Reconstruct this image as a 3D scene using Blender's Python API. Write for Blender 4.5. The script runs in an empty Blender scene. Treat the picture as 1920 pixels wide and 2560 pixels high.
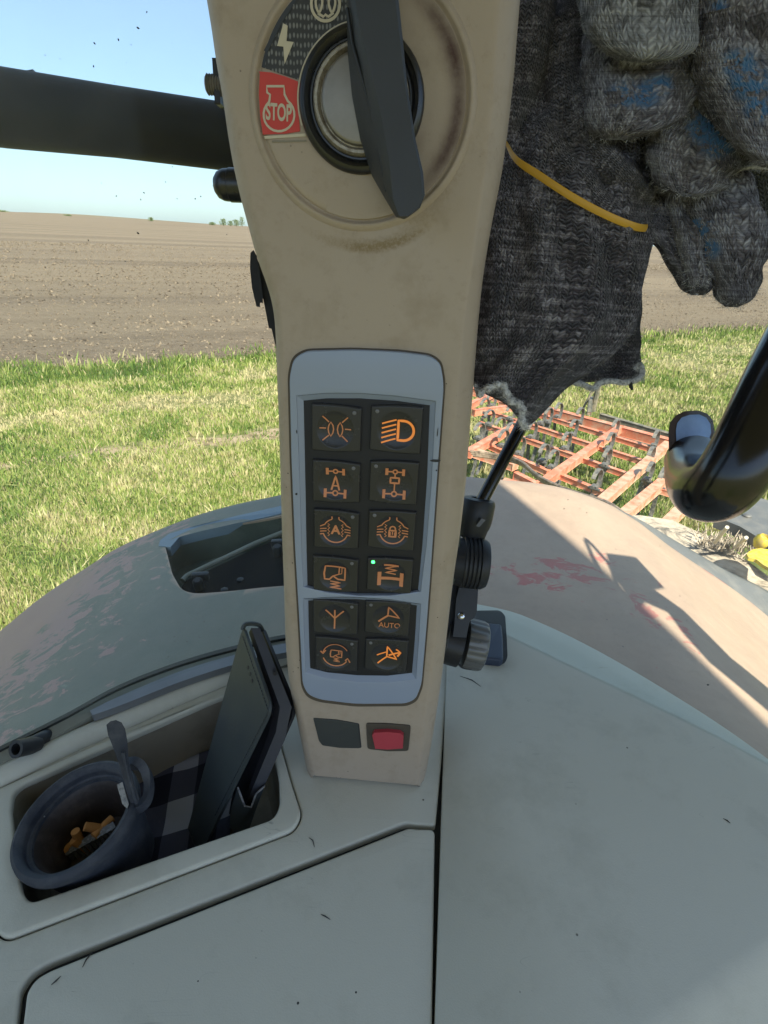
import bpy, bmesh, math, random
import numpy as np
from mathutils import Vector, Matrix, noise
R = math.radians
random.seed(7); rng = np.random.default_rng(7)
S = bpy.context.scene; COL = S.collection

# ------------------------------------------------------------------ camera, light, exposure
H = 2.6                                   # eye height over the ground, metres
F, PITCH, ROLL = 1350.0, R(27.07), R(2.8)
cd = bpy.data.cameras.new('camera'); cam = bpy.data.objects.new('camera', cd); COL.objects.link(cam)
cd.sensor_fit = 'VERTICAL'; cd.sensor_height = 36; cd.lens = 36*F/2560; cd.clip_start = .02; cd.clip_end = 8000
cam.location = (0, 0, H)
RM = Matrix.Rotation(math.pi/2-PITCH, 3, 'X') @ Matrix.Rotation(ROLL, 3, 'Z')
cam.rotation_euler = RM.to_euler(); S.camera = cam
O = Vector((0, 0, H))
def ray(px, py): return RM @ Vector(((px-960)/F, (1280-py)/F, -1))
def P(px, py, d): return O + ray(px, py)*d
def onplane(px, py, p0, n):
    r = ray(px, py); return O + r*((p0-O).dot(n)/r.dot(n))
def onz(px, py, z): return onplane(px, py, Vector((0, 0, H+z)), Vector((0, 0, 1)))
def ony(px, py, y): return onplane(px, py, Vector((0, y, 0)), Vector((0, 1, 0)))

SUN_L = Vector((-.42, .90, -1.02)).normalized()       # direction the sunlight travels
w = bpy.data.worlds.new('World'); S.world = w; w.use_nodes = True
wn = w.node_tree; bg = wn.nodes['Background']
sky = wn.nodes.new('ShaderNodeTexSky'); sky.sky_type = 'NISHITA'; sky.sun_disc = False
sky.sun_elevation = math.asin(-SUN_L.z); sky.sun_rotation = math.atan2(-SUN_L.x, -SUN_L.y)
sky.air_density = 1.0; sky.dust_density = .9; sky.ozone_density = 1.6
tn = wn.nodes.new('ShaderNodeMix'); tn.data_type = 'RGBA'; tn.blend_type = 'MULTIPLY'; tn.inputs[0].default_value = 1; tn.inputs[7].default_value = (.80, .92, 1.08, 1)
wn.links.new(sky.outputs[0], tn.inputs[6]); hz = wn.nodes.new('ShaderNodeMix'); hz.data_type = 'RGBA'; hz.inputs[0].default_value = .42; hz.inputs[7].default_value = (2.9, 3.55, 4.05, 1)
wn.links.new(tn.outputs[2], hz.inputs[6]); wn.links.new(hz.outputs[2], bg.inputs[0]); bg.inputs[1].default_value = .10
sl = bpy.data.lights.new('sun', 'SUN'); sl.energy = 5.0; sl.angle = R(.9); sl.color = (1, .93, .82)
so = bpy.data.objects.new('sun', sl); COL.objects.link(so)
so.rotation_euler = SUN_L.to_track_quat('-Z', 'Y').to_euler(); so.location = (3, -4, 8)
S.view_settings.view_transform = 'Standard'; S.view_settings.look = 'None'
S.view_settings.exposure = 1.28; S.view_settings.gamma = 1
S.cycles.max_bounces = 8; S.cycles.transparent_max_bounces = 12
S.cycles.use_denoising = True

# ------------------------------------------------------------------ helpers
def tag(o, label=None, cat=None, group=None, kind=None):
    if label: o['label'] = label
    if cat: o['category'] = cat
    if group: o['group'] = group
    if kind: o['kind'] = kind
    return o
def thing(name, label, cat, loc=(0, 0, 0), group=None):
    o = bpy.data.objects.new(name, None); COL.objects.link(o); o.location = loc
    o.empty_display_size = .05
    return tag(o, label, cat, group)
def origin_of(p):
    v = Vector((0, 0, 0))
    while p: v += Vector(p.location); p = p.parent
    return v
def link_mesh(name, me, mat, parent=None, smooth=True):
    off = origin_of(parent)
    if off.length > 0: me.transform(Matrix.Translation(-off))
    o = bpy.data.objects.new(name, me); COL.objects.link(o)
    if mat:
        for m in (mat if isinstance(mat, (list, tuple)) else [mat]): me.materials.append(m)
    o.parent = parent
    if smooth: me.shade_smooth()
    return o
def recenter(o):
    """give a top-level mesh an origin at its own base"""
    me = o.data; vs = [v.co for v in me.vertices]
    c = Vector((sum(v.x for v in vs)/len(vs), sum(v.y for v in vs)/len(vs), min(v.z for v in vs)))
    me.transform(Matrix.Translation(-c)); o.location = c; return o
def mesh(name, V, Fc, mat, parent=None, smooth=True, uv=None, sharp=None, mi=None):
    me = bpy.data.meshes.new(name); me.from_pydata([tuple(v) for v in V], [], [tuple(f) for f in Fc]); 
    if uv:
        l = me.uv_layers.new(name='UVMap')
        for p in me.polygons:
            for k in p.loop_indices: l.data[k].uv = uv[me.loops[k].vertex_index]
    if mi:
        for p, i in zip(me.polygons, mi): p.material_index = i
    me.update()
    o = link_mesh(name, me, mat, parent, smooth)
    if sharp:
        try: me.set_sharp_from_angle(angle=R(sharp))
        except Exception: pass
    return o
class MB:
    """collects primitives into one mesh"""
    def __init__(s): s.bm = bmesh.new()
    def pts(s, V, Fc):
        vs = [s.bm.verts.new(v) for v in V]
        for f in Fc:
            try: s.bm.faces.new([vs[i] for i in f])
            except ValueError: pass
        return s
    def box(s, c, ax, sz, bev=0):
        """c centre, ax (3 axes), sz (3 sizes)"""
        t = bmesh.new(); bmesh.ops.create_cube(t, size=1)
        M = Matrix((ax[0]*sz[0], ax[1]*sz[1], ax[2]*sz[2])).transposed().to_4x4(); M.translation = c
        for v in t.verts: v.co = M @ v.co
        if bev: bmesh.ops.bevel(t, geom=t.edges[:], offset=bev, segments=2, affect='EDGES', profile=.6)
        s.merge(t); return s
    def merge(s, t):
        t.verts.index_update()
        vs = [s.bm.verts.new(v.co) for v in t.verts]
        for f in t.faces:
            try: s.bm.faces.new([vs[v.index] for v in f.verts])
            except ValueError: pass
        t.free()
    def tube(s, pts, r, n=12, cap=True):
        pts = [Vector(p) for p in pts]; rs = r if isinstance(r, (list, tuple)) else [r]*len(pts)
        rings = []; up = None
        for i, p in enumerate(pts):
            t = (pts[min(i+1, len(pts)-1)]-pts[max(i-1, 0)]).normalized()
            if up is None: up = t.orthogonal().normalized()
            up = (up - t*up.dot(t)).normalized(); sd = t.cross(up)
            rings.append([s.bm.verts.new(p+(up*math.cos(2*math.pi*k/n)+sd*math.sin(2*math.pi*k/n))*rs[i]) for k in range(n)])
        for a, b in zip(rings, rings[1:]):
            for k in range(n): s.bm.faces.new((a[k], a[(k+1) % n], b[(k+1) % n], b[k]))
        if cap: s.bm.faces.new(rings[0][::-1]); s.bm.faces.new(rings[-1])
        return s
    def lathe(s, c, ax, prof, n=40, closed=False):
        """prof: (radius, height along ax)"""
        ax = Vector(ax).normalized(); u = ax.orthogonal().normalized(); v = ax.cross(u); rings = []
        for r, h in prof:
            if r < 1e-6: rings.append([s.bm.verts.new(Vector(c)+ax*h)])
            else: rings.append([s.bm.verts.new(Vector(c)+ax*h+(u*math.cos(2*math.pi*k/n)+v*math.sin(2*math.pi*k/n))*r) for k in range(n)])
        for a, b in zip(rings, rings[1:]):
            for k in range(n):
                q = [a[k % len(a)], a[(k+1) % len(a)], b[(k+1) % len(b)], b[k % len(b)]]
                q = [x for i, x in enumerate(q) if x not in q[:i]]
                if len(q) > 2: s.bm.faces.new(q)
        return s
    def prism(s, bot, top):
        a = [s.bm.verts.new(p) for p in bot]; b = [s.bm.verts.new(p) for p in top]; n = len(a)
        s.bm.faces.new(a[::-1]); s.bm.faces.new(b)
        for k in range(n): s.bm.faces.new((a[k], a[(k+1) % n], b[(k+1) % n], b[k]))
        return s
    def done(s, name, mat, parent=None, smooth=True, sharp=40, bevel=0, bseg=2, weld=0):
        if weld: bmesh.ops.remove_doubles(s.bm, verts=s.bm.verts, dist=weld)
        if bevel:
            es = [e for e in s.bm.edges if len(e.link_faces) == 2 and e.calc_face_angle(0) > R(35)]
            bmesh.ops.bevel(s.bm, geom=es, offset=bevel, segments=bseg, affect='EDGES', profile=.6, clamp_overlap=True)
        bmesh.ops.recalc_face_normals(s.bm, faces=s.bm.faces)
        me = bpy.data.meshes.new(name); s.bm.to_mesh(me); s.bm.free()
        o = link_mesh(name, me, mat, parent, smooth)
        if smooth and sharp: me.set_sharp_from_angle(angle=R(sharp))
        return o
def catmull(pts, n):
    pts = [np.array(p, float) for p in pts]; q = [2*pts[0]-pts[1]]+pts+[2*pts[-1]-pts[-2]]; out = []
    for i in range(1, len(q)-2):
        for k in range(n):
            t = k/n; a, b, c, d = q[i-1:i+3]
            out.append(.5*((2*b)+(c-a)*t+(2*a-5*b+4*c-d)*t*t+(3*b-a-3*c+d)*t**3))
    out.append(pts[-1]); return out
def interp(tab, y):
    ys = [t[0] for t in tab]
    return [float(np.interp(y, ys, [t[k] for t in tab])) for k in range(1, len(tab[0]))]
def round_poly(pts, r, n=5):
    """round the corners of a 2-D polygon; r number or list"""
    out = []; N = len(pts)
    for i in range(N):
        p = Vector(pts[i][:2]); a = Vector(pts[i-1][:2]); b = Vector(pts[(i+1) % N][:2])
        rr = r[i] if isinstance(r, (list, tuple)) else r
        if rr <= 0: out.append(p); continue
        da = (a-p); db = (b-p); L = min(rr, da.length*.45, db.length*.45)
        s0 = p+da.normalized()*L; s1 = p+db.normalized()*L
        for k in range(n+1):
            t = k/n; out.append(s0*(1-t)**2+p*2*t*(1-t)+s1*t*t)
    return out
class Frame:
    """a plane with origin, u right, v up, n outwards"""
    def __init__(s, o, u, v): s.o = o; s.u = u.normalized(); s.n = s.u.cross(v).normalized(); s.v = s.n.cross(s.u)
    def w(s, a, b, c=0): return s.o+s.u*a+s.v*b+s.n*c
    def px(s, x, y, c=0):
        p = onplane(x, y, s.o+s.n*c, s.n)-s.o; return (p.dot(s.u), p.dot(s.v))
    def M(s):
        m = Matrix((s.u, s.v, s.n)).transposed().to_4x4(); m.translation = s.o; return m
def plate(name, fr, loops, top, th, mat, parent=None, bev=.0015, seg=3, smooth=True):
    """filled 2-D outline(s) in frame fr (later loops are holes), front face at height top, thickness th, rounded edges"""
    cu = bpy.data.curves.new(name, 'CURVE'); cu.dimensions = '2D'; cu.fill_mode = 'BOTH'
    for lp in loops:
        sp = cu.splines.new('POLY'); sp.points.add(len(lp)-1)
        for q, p in zip(sp.points, lp): q.co = (p[0], p[1], 0, 1)
        sp.use_cyclic_u = True
    cu.bevel_depth = bev; cu.bevel_resolution = seg; cu.offset = -bev; cu.extrude = max(th/2-bev, 1e-4)
    ob = bpy.data.objects.new(name, cu); COL.objects.link(ob)
    dg = bpy.context.evaluated_depsgraph_get(); dg.update()
    me = bpy.data.meshes.new_from_object(ob.evaluated_get(dg)); bpy.data.objects.remove(ob); bpy.data.curves.remove(cu)
    me.transform(Matrix.Translation((0, 0, top-th/2))); me.transform(fr.M()); me.name = name
    me.materials.clear()
    bm = bmesh.new(); bm.from_mesh(me); bmesh.ops.remove_doubles(bm, verts=bm.verts, dist=2e-5); bm.to_mesh(me); bm.free()
    o = link_mesh(name, me, mat, parent, smooth); me.set_sharp_from_angle(angle=R(35)); return o
def text_mesh(body, size, fr, a, b, c, mat, name, parent, th=.0003, rot=0, sx=1, bold=0):
    cu = bpy.data.curves.new(name, 'FONT'); cu.body = body; cu.size = size; cu.align_x = 'CENTER'; cu.align_y = 'CENTER'
    cu.extrude = th; cu.offset = bold
    ob = bpy.data.objects.new(name, cu); COL.objects.link(ob)
    dg = bpy.context.evaluated_depsgraph_get(); dg.update()
    me = bpy.data.meshes.new_from_object(ob.evaluated_get(dg)); bpy.data.objects.remove(ob)
    me.transform(fr.M() @ Matrix.Translation((a, b, c)) @ Matrix.Rotation(rot, 4, 'Z') @ Matrix.Diagonal((sx, 1, 1, 1)))
    me.materials.clear(); return link_mesh(name, me, mat, parent, False)

B0, B1 = onz(-100, 938, -H), onz(1900, 822, -H)           # verge / ploughed soil boundary on the ground
bd = (B1-B0).normalized(); bn = Vector((-bd.y, bd.x, 0))
# ------------------------------------------------------------------ materials
class G:
    """small node-graph helper"""
    def __init__(s, name):
        s.m = bpy.data.materials.new(name); s.m.use_nodes = True; s.t = s.m.node_tree; s.b = s.t.nodes['Principled BSDF']
        s.tc = s.t.nodes.new('ShaderNodeTexCoord')
    def put(s, sock, v):
        if isinstance(v, bpy.types.NodeSocket): s.t.links.new(v, sock)
        elif isinstance(v, (tuple, list)) and len(v) == 3 and sock.type == 'RGBA': sock.default_value = (*v, 1)
        else: sock.default_value = v
    def math(s, op, a, b=0, clamp=False):
        n = s.t.nodes.new('ShaderNodeMath'); n.operation = op; n.use_clamp = clamp; s.put(n.inputs[0], a); s.put(n.inputs[1], b); return n.outputs[0]
    def noise(s, scale, detail=4, rough=.55, co=None, sc=None, dist=0, off=None):
        n = s.t.nodes.new('ShaderNodeTexNoise'); n.inputs['Scale'].default_value = scale; n.inputs['Detail'].default_value = detail
        n.inputs['Roughness'].default_value = rough; n.inputs['Distortion'].default_value = dist
        s.put(n.inputs['Vector'], s.map(co, sc, off)); return n.outputs['Fac']
    def voro(s, scale, feat='F1', co=None, sc=None, out='Distance'):
        n = s.t.nodes.new('ShaderNodeTexVoronoi'); n.feature = feat; n.inputs['Scale'].default_value = scale
        s.put(n.inputs['Vector'], s.map(co, sc)); return n.outputs[out]
    def map(s, co=None, sc=None, off=None):
        co = co or s.tc.outputs['Object']
        if sc is None and off is None: return co
        n = s.t.nodes.new('ShaderNodeMapping'); s.t.links.new(co, n.inputs['Vector'])
        if sc: n.inputs['Scale'].default_value = sc
        if off: n.inputs['Location'].default_value = off
        return n.outputs[0]
    def ramp(s, f, stops):
        n = s.t.nodes.new('ShaderNodeValToRGB'); s.put(n.inputs[0], f); e = n.color_ramp.elements
        while len(e) < len(stops): e.new(.5)
        for k, (p, c) in enumerate(stops):
            e[k].position = p; e[k].color = (*c, 1) if isinstance(c, (tuple, list)) else (c, c, c, 1)
        return n.outputs[0]
    def mix(s, f, a, b, mode='MIX'):
        n = s.t.nodes.new('ShaderNodeMix'); n.data_type = 'RGBA'; n.blend_type = mode; s.put(n.inputs[0], f); s.put(n.inputs[6], a); s.put(n.inputs[7], b); return n.outputs[2]
    def bump(s, h, strength=.3, dist=.001, nrm=None):
        n = s.t.nodes.new('ShaderNodeBump'); n.inputs['Strength'].default_value = strength; n.inputs['Distance'].default_value = dist
        s.put(n.inputs['Height'], h)
        if nrm: s.t.links.new(nrm, n.inputs['Normal'])
        return n.outputs[0]
    def out(s, col, rough=.5, nrm=None, metal=0, spec=.5, emis=None, es=0, coat=0, sheen=0):
        s.put(s.b.inputs['Base Color'], col); s.put(s.b.inputs['Roughness'], rough); s.put(s.b.inputs['Metallic'], metal)
        s.b.inputs['Specular IOR Level'].default_value = spec
        if nrm: s.t.links.new(nrm, s.b.inputs['Normal'])
        if emis: s.put(s.b.inputs['Emission Color'], emis); s.b.inputs['Emission Strength'].default_value = es
        if coat: s.b.inputs['Coat Weight'].default_value = coat; s.b.inputs['Coat Roughness'].default_value = .1
        if sheen: s.b.inputs['Sheen Weight'].default_value = sheen
        return s.m
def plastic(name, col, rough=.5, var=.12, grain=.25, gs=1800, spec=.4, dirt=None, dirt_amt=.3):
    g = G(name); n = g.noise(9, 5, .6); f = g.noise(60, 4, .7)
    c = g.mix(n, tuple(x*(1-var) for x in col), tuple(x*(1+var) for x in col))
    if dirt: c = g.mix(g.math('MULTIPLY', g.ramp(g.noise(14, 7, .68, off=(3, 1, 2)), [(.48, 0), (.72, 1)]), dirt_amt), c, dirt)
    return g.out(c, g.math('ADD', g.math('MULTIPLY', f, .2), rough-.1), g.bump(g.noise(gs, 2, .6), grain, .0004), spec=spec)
M = {}
def scuffed(name, col):
    """moulded plastic with grain, faint grime, specks and scratches"""
    g = G(name); c = g.mix(g.noise(6, 5, .6), tuple(x*.95 for x in col), tuple(x*1.05 for x in col))
    c = g.mix(g.math('MULTIPLY', g.ramp(g.noise(11, 8, .72, off=(3, 1, 2)), [(.5, 0), (.75, 1)]), .28), c, (.21, .195, .14))
    sp = g.math('MULTIPLY', g.ramp(g.voro(45), [(.035, 1), (.06, 0)]), g.ramp(g.noise(9, 2, off=(4, 4, 4)), [(.55, 0), (.6, 1)])); c = g.mix(sp, c, (.07, .06, .045))
    scr = g.math('MULTIPLY', g.ramp(g.math('ABSOLUTE', g.math('SUBTRACT', g.noise(7, 2, .5, sc=(1, 6, 1), dist=1.5), .5)), [(0, 1), (.0022, 0)]), g.ramp(g.noise(16, 3, off=(1, 7, 3)), [(.58, 0), (.64, .5)])); c = g.mix(scr, c, (.14, .13, .11))
    gr = g.noise(750, 3, .7)
    return g.out(c, g.math('ADD', .5, g.math('MULTIPLY', g.noise(30, 5, .7), .2)), g.bump(gr, .35, .0007), spec=.3)
M['pillar'] = plastic('pillar_plastic', (.40, .325, .235), .5, .06, .12, 1500, dirt=(.25, .17, .085), dirt_amt=.35)
M['console'] = scuffed('console_plastic', (.505, .485, .405))
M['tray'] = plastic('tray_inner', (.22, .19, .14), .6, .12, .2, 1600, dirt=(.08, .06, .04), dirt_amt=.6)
M['groove'] = plastic('groove', (.085, .065, .045), .7)
M['console_dark'] = plastic('dark_seam', (.03, .03, .03), .7)
M['bezel'] = plastic('silver_bezel', (.25, .285, .36), .32, .05, .05, 2500, spec=.6)
M['black'] = plastic('black_plastic', (.018, .018, .019), .42, .2, .15)
M['button'] = plastic('button_rubber', (.030, .029, .030), .25, .15, .3, 1500, spec=.35)
M['keypad'] = plastic('keypad_rubber', (.018, .017, .018), .55, .15, .3, 1500, spec=.3)
M['icon'] = G('icon_orange').out((.44, .18, .08), .5, emis=(1, .30, .06), es=.03)
M['icon_lit'] = G('icon_orange_lit').out((.60, .21, .05), .5, emis=(1, .27, .03), es=.16)
M['led'] = G('indicator_off').out((.13, .125, .13), .35)
M['led_on'] = G('indicator_green').out((.05, .8, .15), .3, emis=(.05, 1, .16), es=2.2)
M['lever'] = plastic('lever_plastic', (.034, .036, .042), .5, .25, .3, 900, spec=.4)
g = G('brushed_metal'); M['metal'] = g.out(g.mix(g.noise(60, 6, .7), (.20, .18, .16), (.32, .295, .265)), .5, g.bump(g.noise(500, 3), .1, .0004), metal=.75)
g = G('polished_metal'); M['chrome'] = g.out((.6, .6, .6), .15, metal=1)
g = G('aged_ring'); M['ring'] = g.out(g.mix(g.ramp(g.noise(160, 5, .75), [(.4, 0), (.65, 1)]), (.40, .355, .28), (.16, .125, .09)), .42, g.bump(g.noise(500, 3), .2, .0004), metal=.5)
M['red_label'] = plastic('red_label', (.52, .045, .03), .45, .05)
M['cream'] = plastic('cream_print', (.52, .45, .34), .6, .05)
M['red_button'] = plastic('red_plastic', (.42, .045, .06), .35, .08, spec=.5)
M['dark_switch'] = plastic('dark_switch', (.04, .042, .038), .5, .1)
M['brown_switch'] = plastic('brown_switch', (.065, .05, .036), .5, .1)
# patterned dial ring: raised dashes on dark print
g = G('dial_print'); v = g.voro(430, co=g.tc.outputs['UV'], sc=(1, .5, 1)); g.t.nodes['Voronoi Texture'].inputs['Randomness'].default_value = .22
M['dial'] = g.out(g.ramp(v, [(.22, (.17, .165, .155)), (.38, (.028, .026, .024))]), .5)
# gloves ------------------------------------------------------------
def knit(name, cw, rh, dark, light, tint, bias=.5, band=.35):
    g = G(name); sp = g.t.nodes.new('ShaderNodeSeparateXYZ'); g.t.links.new(g.tc.outputs['UV'], sp.inputs[0])
    n0 = g.noise(90, 3, .6); n0 = g.math('MULTIPLY', g.math('SUBTRACT', n0, .5), .9)
    u = g.math('ADD', g.math('DIVIDE', sp.outputs[0], cw), n0); v = g.math('ADD', g.math('DIVIDE', sp.outputs[1], rh), n0)
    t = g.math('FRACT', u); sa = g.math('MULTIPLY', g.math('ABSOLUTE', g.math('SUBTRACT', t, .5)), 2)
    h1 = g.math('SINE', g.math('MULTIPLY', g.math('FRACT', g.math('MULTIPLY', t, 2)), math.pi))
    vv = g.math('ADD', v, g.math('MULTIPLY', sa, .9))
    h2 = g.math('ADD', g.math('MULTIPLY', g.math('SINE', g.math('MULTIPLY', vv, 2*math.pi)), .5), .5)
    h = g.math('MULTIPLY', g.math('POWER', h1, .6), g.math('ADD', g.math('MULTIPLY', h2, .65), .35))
    co = g.t.nodes.new('ShaderNodeCombineXYZ')
    g.put(co.inputs[0], g.math('MULTIPLY', g.math('FLOOR', g.math('MULTIPLY', u, 2)), .31)); g.put(co.inputs[1], g.math('FLOOR', vv))
    yarn = g.noise(1.1, 3, .7, co=co.outputs[0])
    rowc = g.noise(1, 4, .75, co=g.tc.outputs['UV'], sc=(9, 260, 1))
    blot = g.noise(38, 5, .6)
    f = g.math('ADD', g.math('ADD', g.math('MULTIPLY', g.math('SUBTRACT', yarn, .5), 1.3), .5), g.math('ADD', g.math('MULTIPLY', g.math('SUBTRACT', rowc, .5), band*2.4), g.math('MULTIPLY', g.math('SUBTRACT', blot, .5), .8)))
    c = g.ramp(f, [(bias-.12, dark), (bias+.04, tint), (bias+.24, light)])
    c = g.mix(g.math('MULTIPLY', g.math('SUBTRACT', 1, h), .75), c, tuple(x*.35 for x in dark))  # shade between the stitches painted into the yarn colour
    blue = g.t.nodes.new('ShaderNodeAttribute'); blue.attribute_name = 'dye'
    msk = g.math('MULTIPLY', blue.outputs['Fac'], g.ramp(g.noise(95, 4, .7), [(.45, 0), (.52, 1)]))
    c = g.mix(msk, c, (.045, .17, .36))
    fz = g.noise(2600, 3, .8)
    return g.out(c, .95, g.bump(g.math('ADD', h, g.math('MULTIPLY', fz, .35)), 1.0, .0032), spec=.1, sheen=.25)
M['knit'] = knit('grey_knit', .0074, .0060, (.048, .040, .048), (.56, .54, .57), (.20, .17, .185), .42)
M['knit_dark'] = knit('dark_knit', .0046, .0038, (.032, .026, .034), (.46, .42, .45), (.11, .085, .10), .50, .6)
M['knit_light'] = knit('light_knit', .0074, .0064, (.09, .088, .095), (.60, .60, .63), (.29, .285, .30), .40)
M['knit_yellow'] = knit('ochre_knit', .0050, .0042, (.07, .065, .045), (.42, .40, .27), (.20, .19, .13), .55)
g = G('hem_wool'); M['hem'] = g.out(g.mix(g.ramp(g.noise(420, 4, .7), [(.35, 0), (.55, 1)]), (.24, .23, .23), (.80, .78, .76)), .95, g.bump(g.noise(900, 4, .8), .9, .002), spec=.1)
M['band'] = plastic('yellow_rubber', (.55, .30, .03), .45, .08, .1)
g = G('glossy_black'); M['gloss'] = g.out((.006, .0055, .006), g.math('ADD', g.math('MULTIPLY', g.noise(40, 4), .12), .12), g.bump(g.noise(25, 2), .05, .002), spec=.6)
g = G('sky_reflection_blue'); M['steel'] = g.out(g.mix(g.noise(120, 5, .7, sc=(1, 1, .2)), (.20, .30, .50), (.34, .46, .68)), .38, g.bump(g.noise(700, 3), .15, .0005), metal=.25)  # blue of the sky reflected in the handle, painted as base colour
M['pad_rim'] = plastic('brown_rim', (.075, .045, .032), .3, .2, .1, spec=.6)
M['satin_black'] = plastic('satin_black', (.012, .012, .013), .3, .3, .1, spec=.6)
M['dull_black'] = plastic('dull_black', (.006, .0055, .0055), .5, .4, .15, 300, spec=.12)
M['matte'] = plastic('matte_black', (.010, .010, .011), .9, .3, .2, spec=.04)
M['box'] = plastic('slate_box', (.035, .045, .07), .4, .15, .15)
M['rubber'] = plastic('rubber', (.02, .021, .024), .45, .2, .2)
M['grey_knob'] = plastic('grey_knob', (.10, .10, .095), .3, .15, .1, spec=.7)
g = G('aluminium'); M['alu'] = g.out(g.mix(g.noise(20, 4), (.17, .175, .18), (.27, .275, .28)), .42, metal=.5)
M['seal'] = plastic('rubber_seal', (.02, .022, .02), .7)
M['trim'] = plastic('olive_trim', (.20, .20, .16), .6, .1, dirt=(.10, .09, .06))
# fender : red paint under a film of dust
g = G('dusty_red_paint')
big = g.noise(3.2, 6, .62, dist=.5); fine = g.noise(30, 8, .72, sc=(.7, 1, 1), dist=.9); pos = g.t.nodes.new('ShaderNodeSeparateXYZ'); g.t.links.new(g.tc.outputs['Object'], pos.inputs[0])
dust = g.mix(g.noise(5, 6, .65), (.42, .275, .195), (.49, .335, .24))
film = g.mix(g.noise(12, 5, .6), dust, (.41, .31, .225))
atr = g.t.nodes.new('ShaderNodeAttribute'); atr.attribute_name = 'wear'
wr = g.math('ADD', atr.outputs['Fac'], g.math('MULTIPLY', g.math('SUBTRACT', g.noise(21, 9, .72, dist=.6, off=(5, 1, 1), sc=(.75, 1.15, 1)), .5), 2.6))
chip = g.ramp(wr, [(.48, 0), (.57, 1)])
atr2 = g.t.nodes.new('ShaderNodeAttribute'); atr2.attribute_name = 'bare'
at3 = g.t.nodes.new('ShaderNodeAttribute'); at3.attribute_name = 'shade_side'
film = g.mix(g.math('MULTIPLY', at3.outputs['Fac'], g.math('ADD', .75, g.math('MULTIPLY', fine, .3))), film, g.mix(g.noise(14, 6, .7), (.125, .140, .108), (.18, .192, .148)))  # shade on the left of the fender painted in as darker grey-green
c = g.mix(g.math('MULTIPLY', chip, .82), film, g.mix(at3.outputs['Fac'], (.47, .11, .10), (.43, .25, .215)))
c = g.mix(g.math('MULTIPLY', g.ramp(g.math('ADD', atr2.outputs['Fac'], g.math('MULTIPLY', g.math('SUBTRACT', fine, .5), 1.6)), [(.5, 0), (.54, 1)]), .9), c, (.23, .245, .19))
inv = g.math('SUBTRACT', 1, g.math('MULTIPLY', at3.outputs['Fac'], .8)); c = g.mix(g.math('MULTIPLY', inv, g.ramp(g.noise(4.5, 9, .74, dist=.4, off=(2, 8, 1)), [(.40, .55), (.62, 0)])), c, (.31, .215, .16)); c = g.mix(g.math('MULTIPLY', inv, g.ramp(g.noise(70, 5, .8), [(.35, .25), (.5, 0)])), c, (.26, .18, .13))
spk = g.ramp(g.voro(60), [(.06, 1), (.09, 0)]); spk = g.math('MULTIPLY', spk, g.ramp(g.noise(6, 2, off=(9, 2, 4)), [(.5, 0), (.6, 1)]))
c = g.mix(spk, c, (.08, .05, .04))
M['fender'] = g.out(c, g.math('ADD', .42, g.math('MULTIPLY', fine, .2)), g.bump(fine, .12, .002), spec=.35)
M['flange'] = plastic('grey_flange', (.12, .118, .115), .5, .2, .2, 300, dirt=(.30, .26, .21), dirt_amt=.4)
g = G('dusty_steel'); M['dusty'] = g.out(g.ramp(g.noise(9, 8, .75, dist=.8), [(.38, (.13, .11, .09)), (.47, (.40, .32, .24)), (.62, (.58, .48, .37))]), .85, g.bump(g.noise(30, 6, .7), .6, .01))
def paint(name, col, dirt, lo=.46, hi=.62, sc=14):
    g = G(name); return g.out(g.mix(g.ramp(g.noise(sc, 7, .7), [(lo, 0), (hi, .85)]), col, dirt), .5, g.bump(g.noise(90, 4), .2, .002))
M['orange'] = paint('orange_paint', (.56, .17, .095), (.52, .31, .21))
M['orange_dusty'] = paint('dusty_orange_paint', (.60, .16, .08), (.52, .36, .25), .36, .56)
M['olive_steel'] = paint('olive_steel', (.11, .10, .07), (.28, .22, .15))
M['spring_steel'] = paint('spring_steel', (.06, .06, .063), (.24, .21, .17), .4, .62, 30)
M['hose'] = paint('dusty_hose', (.10, .07, .05), (.42, .30, .21), .40, .6, 20)
M['yellow'] = paint('yellow_plastic', (.62, .47, .03), (.36, .27, .12), .42, .6, 60)
M['cig'] = plastic('cigarette_paper', (.50, .24, .08), .8, .25)
M['ash'] = paint('ash', (.12, .12, .125), (.3, .3, .3), .5, .6, 300)
g = G('cup_plastic'); M['cup'] = g.out(g.mix(g.ramp(g.noise(35, 7, .75), [(.45, 0), (.75, .7)]), (.026, .030, .041), (.10, .10, .105)), .6, g.bump(g.noise(300, 4), .25, .001), spec=.4)
M['cup_in'] = paint('burnt_plastic', (.035, .026, .022), (.09, .07, .06), .45, .7, 60)
g = G('phone_leather'); M['leather'] = g.out(g.mix(g.noise(22, 5, .6), (.022, .028, .036), (.055, .064, .058)), .40, g.bump(g.noise(900, 4, .7), .35, .0006), spec=.45)
M['leather_in'] = plastic('case_inner', (.02, .02, .026), .45, .2)
M['worn'] = paint('worn_edge', (.22, .21, .20), (.05, .05, .05), .45, .6, 200)
g = G('check_cloth'); sp_ = g.t.nodes.new('ShaderNodeSeparateXYZ'); g.t.links.new(g.tc.outputs['UV'], sp_.inputs[0])
sx_ = g.math('GREATER_THAN', g.math('FRACT', g.math('MULTIPLY', sp_.outputs[0], .5)), .5); sy_ = g.math('GREATER_THAN', g.math('FRACT', g.math('MULTIPLY', sp_.outputs[1], .5)), .5)
c = g.ramp(g.math('MULTIPLY', g.math('ADD', sx_, sy_), .5), [(0, (.016, .016, .024)), (.5, (.055, .055, .075)), (1, (.25, .25, .28))])
M['check'] = g.out(c, .9, g.bump(g.noise(1500, 3), .5, .0006), spec=.1)
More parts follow.
